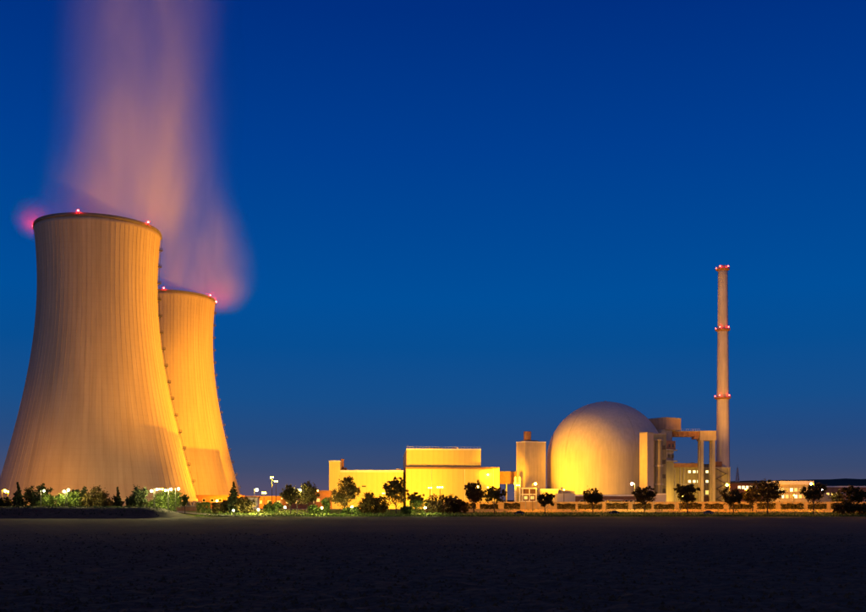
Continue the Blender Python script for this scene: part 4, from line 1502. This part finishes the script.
# ------------------------------------------------------------------ parked cars
def car(px, Y, paint, label, rz):
    x = (px - 433) / F * Y
    t = thing('parked_car', label, 'car', (x, Y, gz(Y) + 0.12), rz, 'dark cars by the road')
    prof = [(-2.1, .35), (-2.15, .75), (-1.9, .95), (-1.25, 1.0), (-0.6, 1.45), (0.7, 1.48), (1.35, 1.02), (2.0, .9), (2.15, .7), (2.1, .35)]
    n = len(prof)
    vs = []
    for yy, k in ((-0.86, 1), (0.86, 1)):
        for (a, b) in prof:
            vs.append((a, yy * (0.84 if b > 1.2 else 1), b))
    fs = [tuple(range(n)), tuple(reversed(range(n, 2 * n)))] + [(i, n + i, n + (i + 1) % n, (i + 1) % n) for i in range(n)]
    body = MB().add(vs, fs).build('body', paint, t)
    for s in (-1, 1):
        y0 = s * 0.83
        MB().add([(-1.05, y0 + s * 0.045, 1.02), (0.05, y0 + s * 0.045, 1.02), (0.05, s * 0.745, 1.4), (-0.55, s * 0.745, 1.4)], [(0, 1, 2, 3)]).build('side_window', M['glass'], body)
        MB().add([(0.12, y0 + s * 0.045, 1.02), (1.2, y0 + s * 0.045, 1.02), (0.65, s * 0.745, 1.42), (0.12, s * 0.745, 1.42)], [(0, 1, 2, 3)]).build('side_window', M['glass'], body)
        for xx in (-1.35, 1.35):
            w = MB().tube((xx, s * 0.72, 0.32), (xx, s * 0.9, 0.32), 0.32, 0.32, 16).build('wheel', M['tyre'], t)
            MB().tube((xx, s * 0.9, 0.32), (xx, s * 0.915, 0.32), 0.19, 0.19, 12).build('rim', M['steel'], w)
        MB().box(-2.17, -2.1, s * 0.6 - 0.16, s * 0.6 + 0.16, .66, .8).build('headlight', M['glass'], body)
        MB().box(2.1, 2.17, s * 0.6 - 0.16, s * 0.6 + 0.16, .66, .82).build('tail_light', M['car_red'], body)
    return t


car(519, 398, M['car_dark'], 'black car parked before the reactor annex, left of the smallest tree', R(4))
car(614, 400, M['car_dark'], 'dark car parked between the dome\'s tree and the pale yellow lamp', R(-3))
car(708, 400, M['car_grey'], 'grey car parked before the gantry legs', R(2))


# ------------------------------------------------------------------ steam
def steam(loc, label, rings, dens, cx_f, rad_f, zfade, seed, puff):
    """closed domain of stacked rings (cx, cy, z, r) filled with a soft procedural vapour"""
    n = 40
    vs, fs = [], []
    for (cx_, cy_, z, r_) in rings:
        for k in range(n):
            a = 2 * PI * k / n
            vs.append((cx_ + r_ * math.cos(a), cy_ + r_ * math.sin(a), z))
    for i in range(len(rings) - 1):
        for k in range(n):
            fs.append((i * n + k, i * n + (k + 1) % n, (i + 1) * n + (k + 1) % n, (i + 1) * n + k))
    fs.append(tuple(reversed(range(n))))
    fs.append(tuple(range((len(rings) - 1) * n, len(rings) * n)))
    m = bpy.data.materials.new('steam_vapour')
    m.use_nodes = True
    nt = m.node_tree
    nt.nodes.remove(nt.nodes['Principled BSDF'])
    out = nt.nodes['Material Output']
    pv = nt.nodes.new('ShaderNodeVolumePrincipled')
    pv.inputs['Color'].default_value = (0.95, 0.95, 1.0, 1)
    pv.inputs['Anisotropy'].default_value = 0.1
    nt.links.new(pv.outputs[0], out.inputs['Volume'])
    tc = nt.nodes.new('ShaderNodeTexCoord')
    sp = nt.nodes.new('ShaderNodeSeparateXYZ')
    nt.links.new(tc.outputs['Object'], sp.inputs[0])

    def math_(op, a, b=None, clamp=False):
        q = nt.nodes.new('ShaderNodeMath')
        q.operation = op
        q.use_clamp = clamp
        for i, v in enumerate((a, b)):
            if v is None:
                continue
            if isinstance(v, (int, float)):
                q.inputs[i].default_value = v
            else:
                nt.links.new(v, q.inputs[i])
        return q.outputs[0]

    def curve(sock, pts, lo, hi):
        """piecewise linear function of height by a float curve"""
        mr = nt.nodes.new('ShaderNodeMapRange')
        mr.inputs[1].default_value = lo
        mr.inputs[2].default_value = hi
        nt.links.new(sock, mr.inputs[0])
        fc = nt.nodes.new('ShaderNodeFloatCurve')
        cv = fc.mapping.curves[0]
        vmin = min(v for _, v in pts)
        vmax = max(v for _, v in pts) + 1e-6
        while len(cv.points) < len(pts):
            cv.points.new(0.5, 0.5)
        for i, (z, v) in enumerate(pts):
            cv.points[i].location = ((z - lo) / (hi - lo), (v - vmin) / (vmax - vmin))
        fc.mapping.update()
        nt.links.new(mr.outputs[0], fc.inputs['Value'])
        return math_('ADD', math_('MULTIPLY', fc.outputs[0], vmax - vmin), vmin)
    lo, hi = rings[0][2], rings[-1][2]
    cxs = curve(sp.outputs[2], cx_f, lo, hi)
    rds = curve(sp.outputs[2], rad_f, lo, hi)
    zf = curve(sp.outputs[2], zfade, lo, hi)
    dx = math_('DIVIDE', math_('SUBTRACT', sp.outputs[0], cxs), rds)
    dy = math_('DIVIDE', sp.outputs[1], rds)
    d2 = math_('SQRT', math_('ADD', math_('MULTIPLY', dx, dx), math_('MULTIPLY', dy, dy)))
    core = nt.nodes.new('ShaderNodeMapRange')
    core.interpolation_type = 'SMOOTHERSTEP'
    core.inputs[1].default_value = 1.0
    core.inputs[2].default_value = 0.0
    nt.links.new(d2, core.inputs[0])
    v = mapped(nt, (1, 1, 0.3))
    v2 = nt.nodes.new('ShaderNodeVectorMath')
    v2.operation = 'ADD'
    v2.inputs[1].default_value = (seed * 31.7, seed * 17.1, 0)
    nt.links.new(v, v2.inputs[0])
    nz = noise_tex(nt, v2.outputs[0], 0.028, 4, 0.55)
    nz.node.inputs['Distortion'].default_value = 0.7
    nm = nt.nodes.new('ShaderNodeMapRange')
    nm.interpolation_type = 'SMOOTHSTEP'
    nm.inputs[1].default_value = 0.32
    nm.inputs[2].default_value = 0.68
    nm.inputs[3].default_value = 0.25
    nm.inputs[4].default_value = 1.5
    nt.links.new(nz, nm.inputs[0])
    q = math_('MULTIPLY', math_('MULTIPLY', core.outputs[0], nm.outputs[0]), math_('MULTIPLY', zf, dens))
    # a small dense puff curling over the rim by the beacon
    vd = nt.nodes.new('ShaderNodeVectorMath')
    vd.operation = 'DISTANCE'
    vd.inputs[1].default_value = puff[0]
    nt.links.new(tc.outputs['Object'], vd.inputs[0])
    pf = nt.nodes.new('ShaderNodeMapRange')
    pf.interpolation_type = 'SMOOTHSTEP'
    pf.inputs[1].default_value = puff[1]
    pf.inputs[2].default_value = 0.0
    pf.inputs[3].default_value = 0.0
    pf.inputs[4].default_value = puff[2]
    nt.links.new(vd.outputs['Value'], pf.inputs[0])
    q = math_('ADD', q, pf.outputs[0])
    nt.links.new(q, pv.inputs['Density'])
    o = MB().add(vs, fs).build('steam_plume', m)
    o.location = loc
    tag(o, label, 'steam', 'steam plumes', 'stuff')
    return o


Z1 = 147.0
b1 = view1 - R(97)
b2 = view2 + R(96)
steam(T1, 'pinkish steam plume rising from the near cooling tower',
      [(4, 0, Z1 - 6, 54), (12, 0, 170, 58), (18, 0, 200, 62), (22, 0, 240, 66), (28, 0, 300, 70), (30, 0, 340, 72)], 0.0205,
      [(141, 8), (150, 9), (165, 15), (185, 18), (240, 22), (300, 27), (340, 30)],
      [(141, 44), (150, 46), (165, 50), (200, 48), (240, 50), (300, 56), (340, 60)],
      [(141, 0.0), (147, 0.55), (160, 1.15), (195, 1.0), (240, 0.52), (290, 0.30), (340, 0.0)], 1,
      ((32 * math.cos(b1), 32 * math.sin(b1), 153), 13, 0.020))
steam(T2, 'thinner steam plume drifting right from the farther cooling tower',
      [(8, 0, Z1 - 6, 66), (14, 0, 180, 66), (14, 0, 220, 62), (14, 0, 280, 64), (14, 0, 340, 66)], 0.019,
      [(141, 10), (147, 12), (165, 16), (200, 12), (240, 6), (300, 10), (340, 12)],
      [(141, 40), (147, 46), (170, 52), (200, 50), (240, 46), (300, 46), (340, 46)],
      [(141, 0.0), (147, 0.7), (165, 1.0), (200, 0.8), (240, 0.42), (300, 0.16), (340, 0.0)], 2,
      ((42 * math.cos(b2), 42 * math.sin(b2), 158), 19, 0.009))
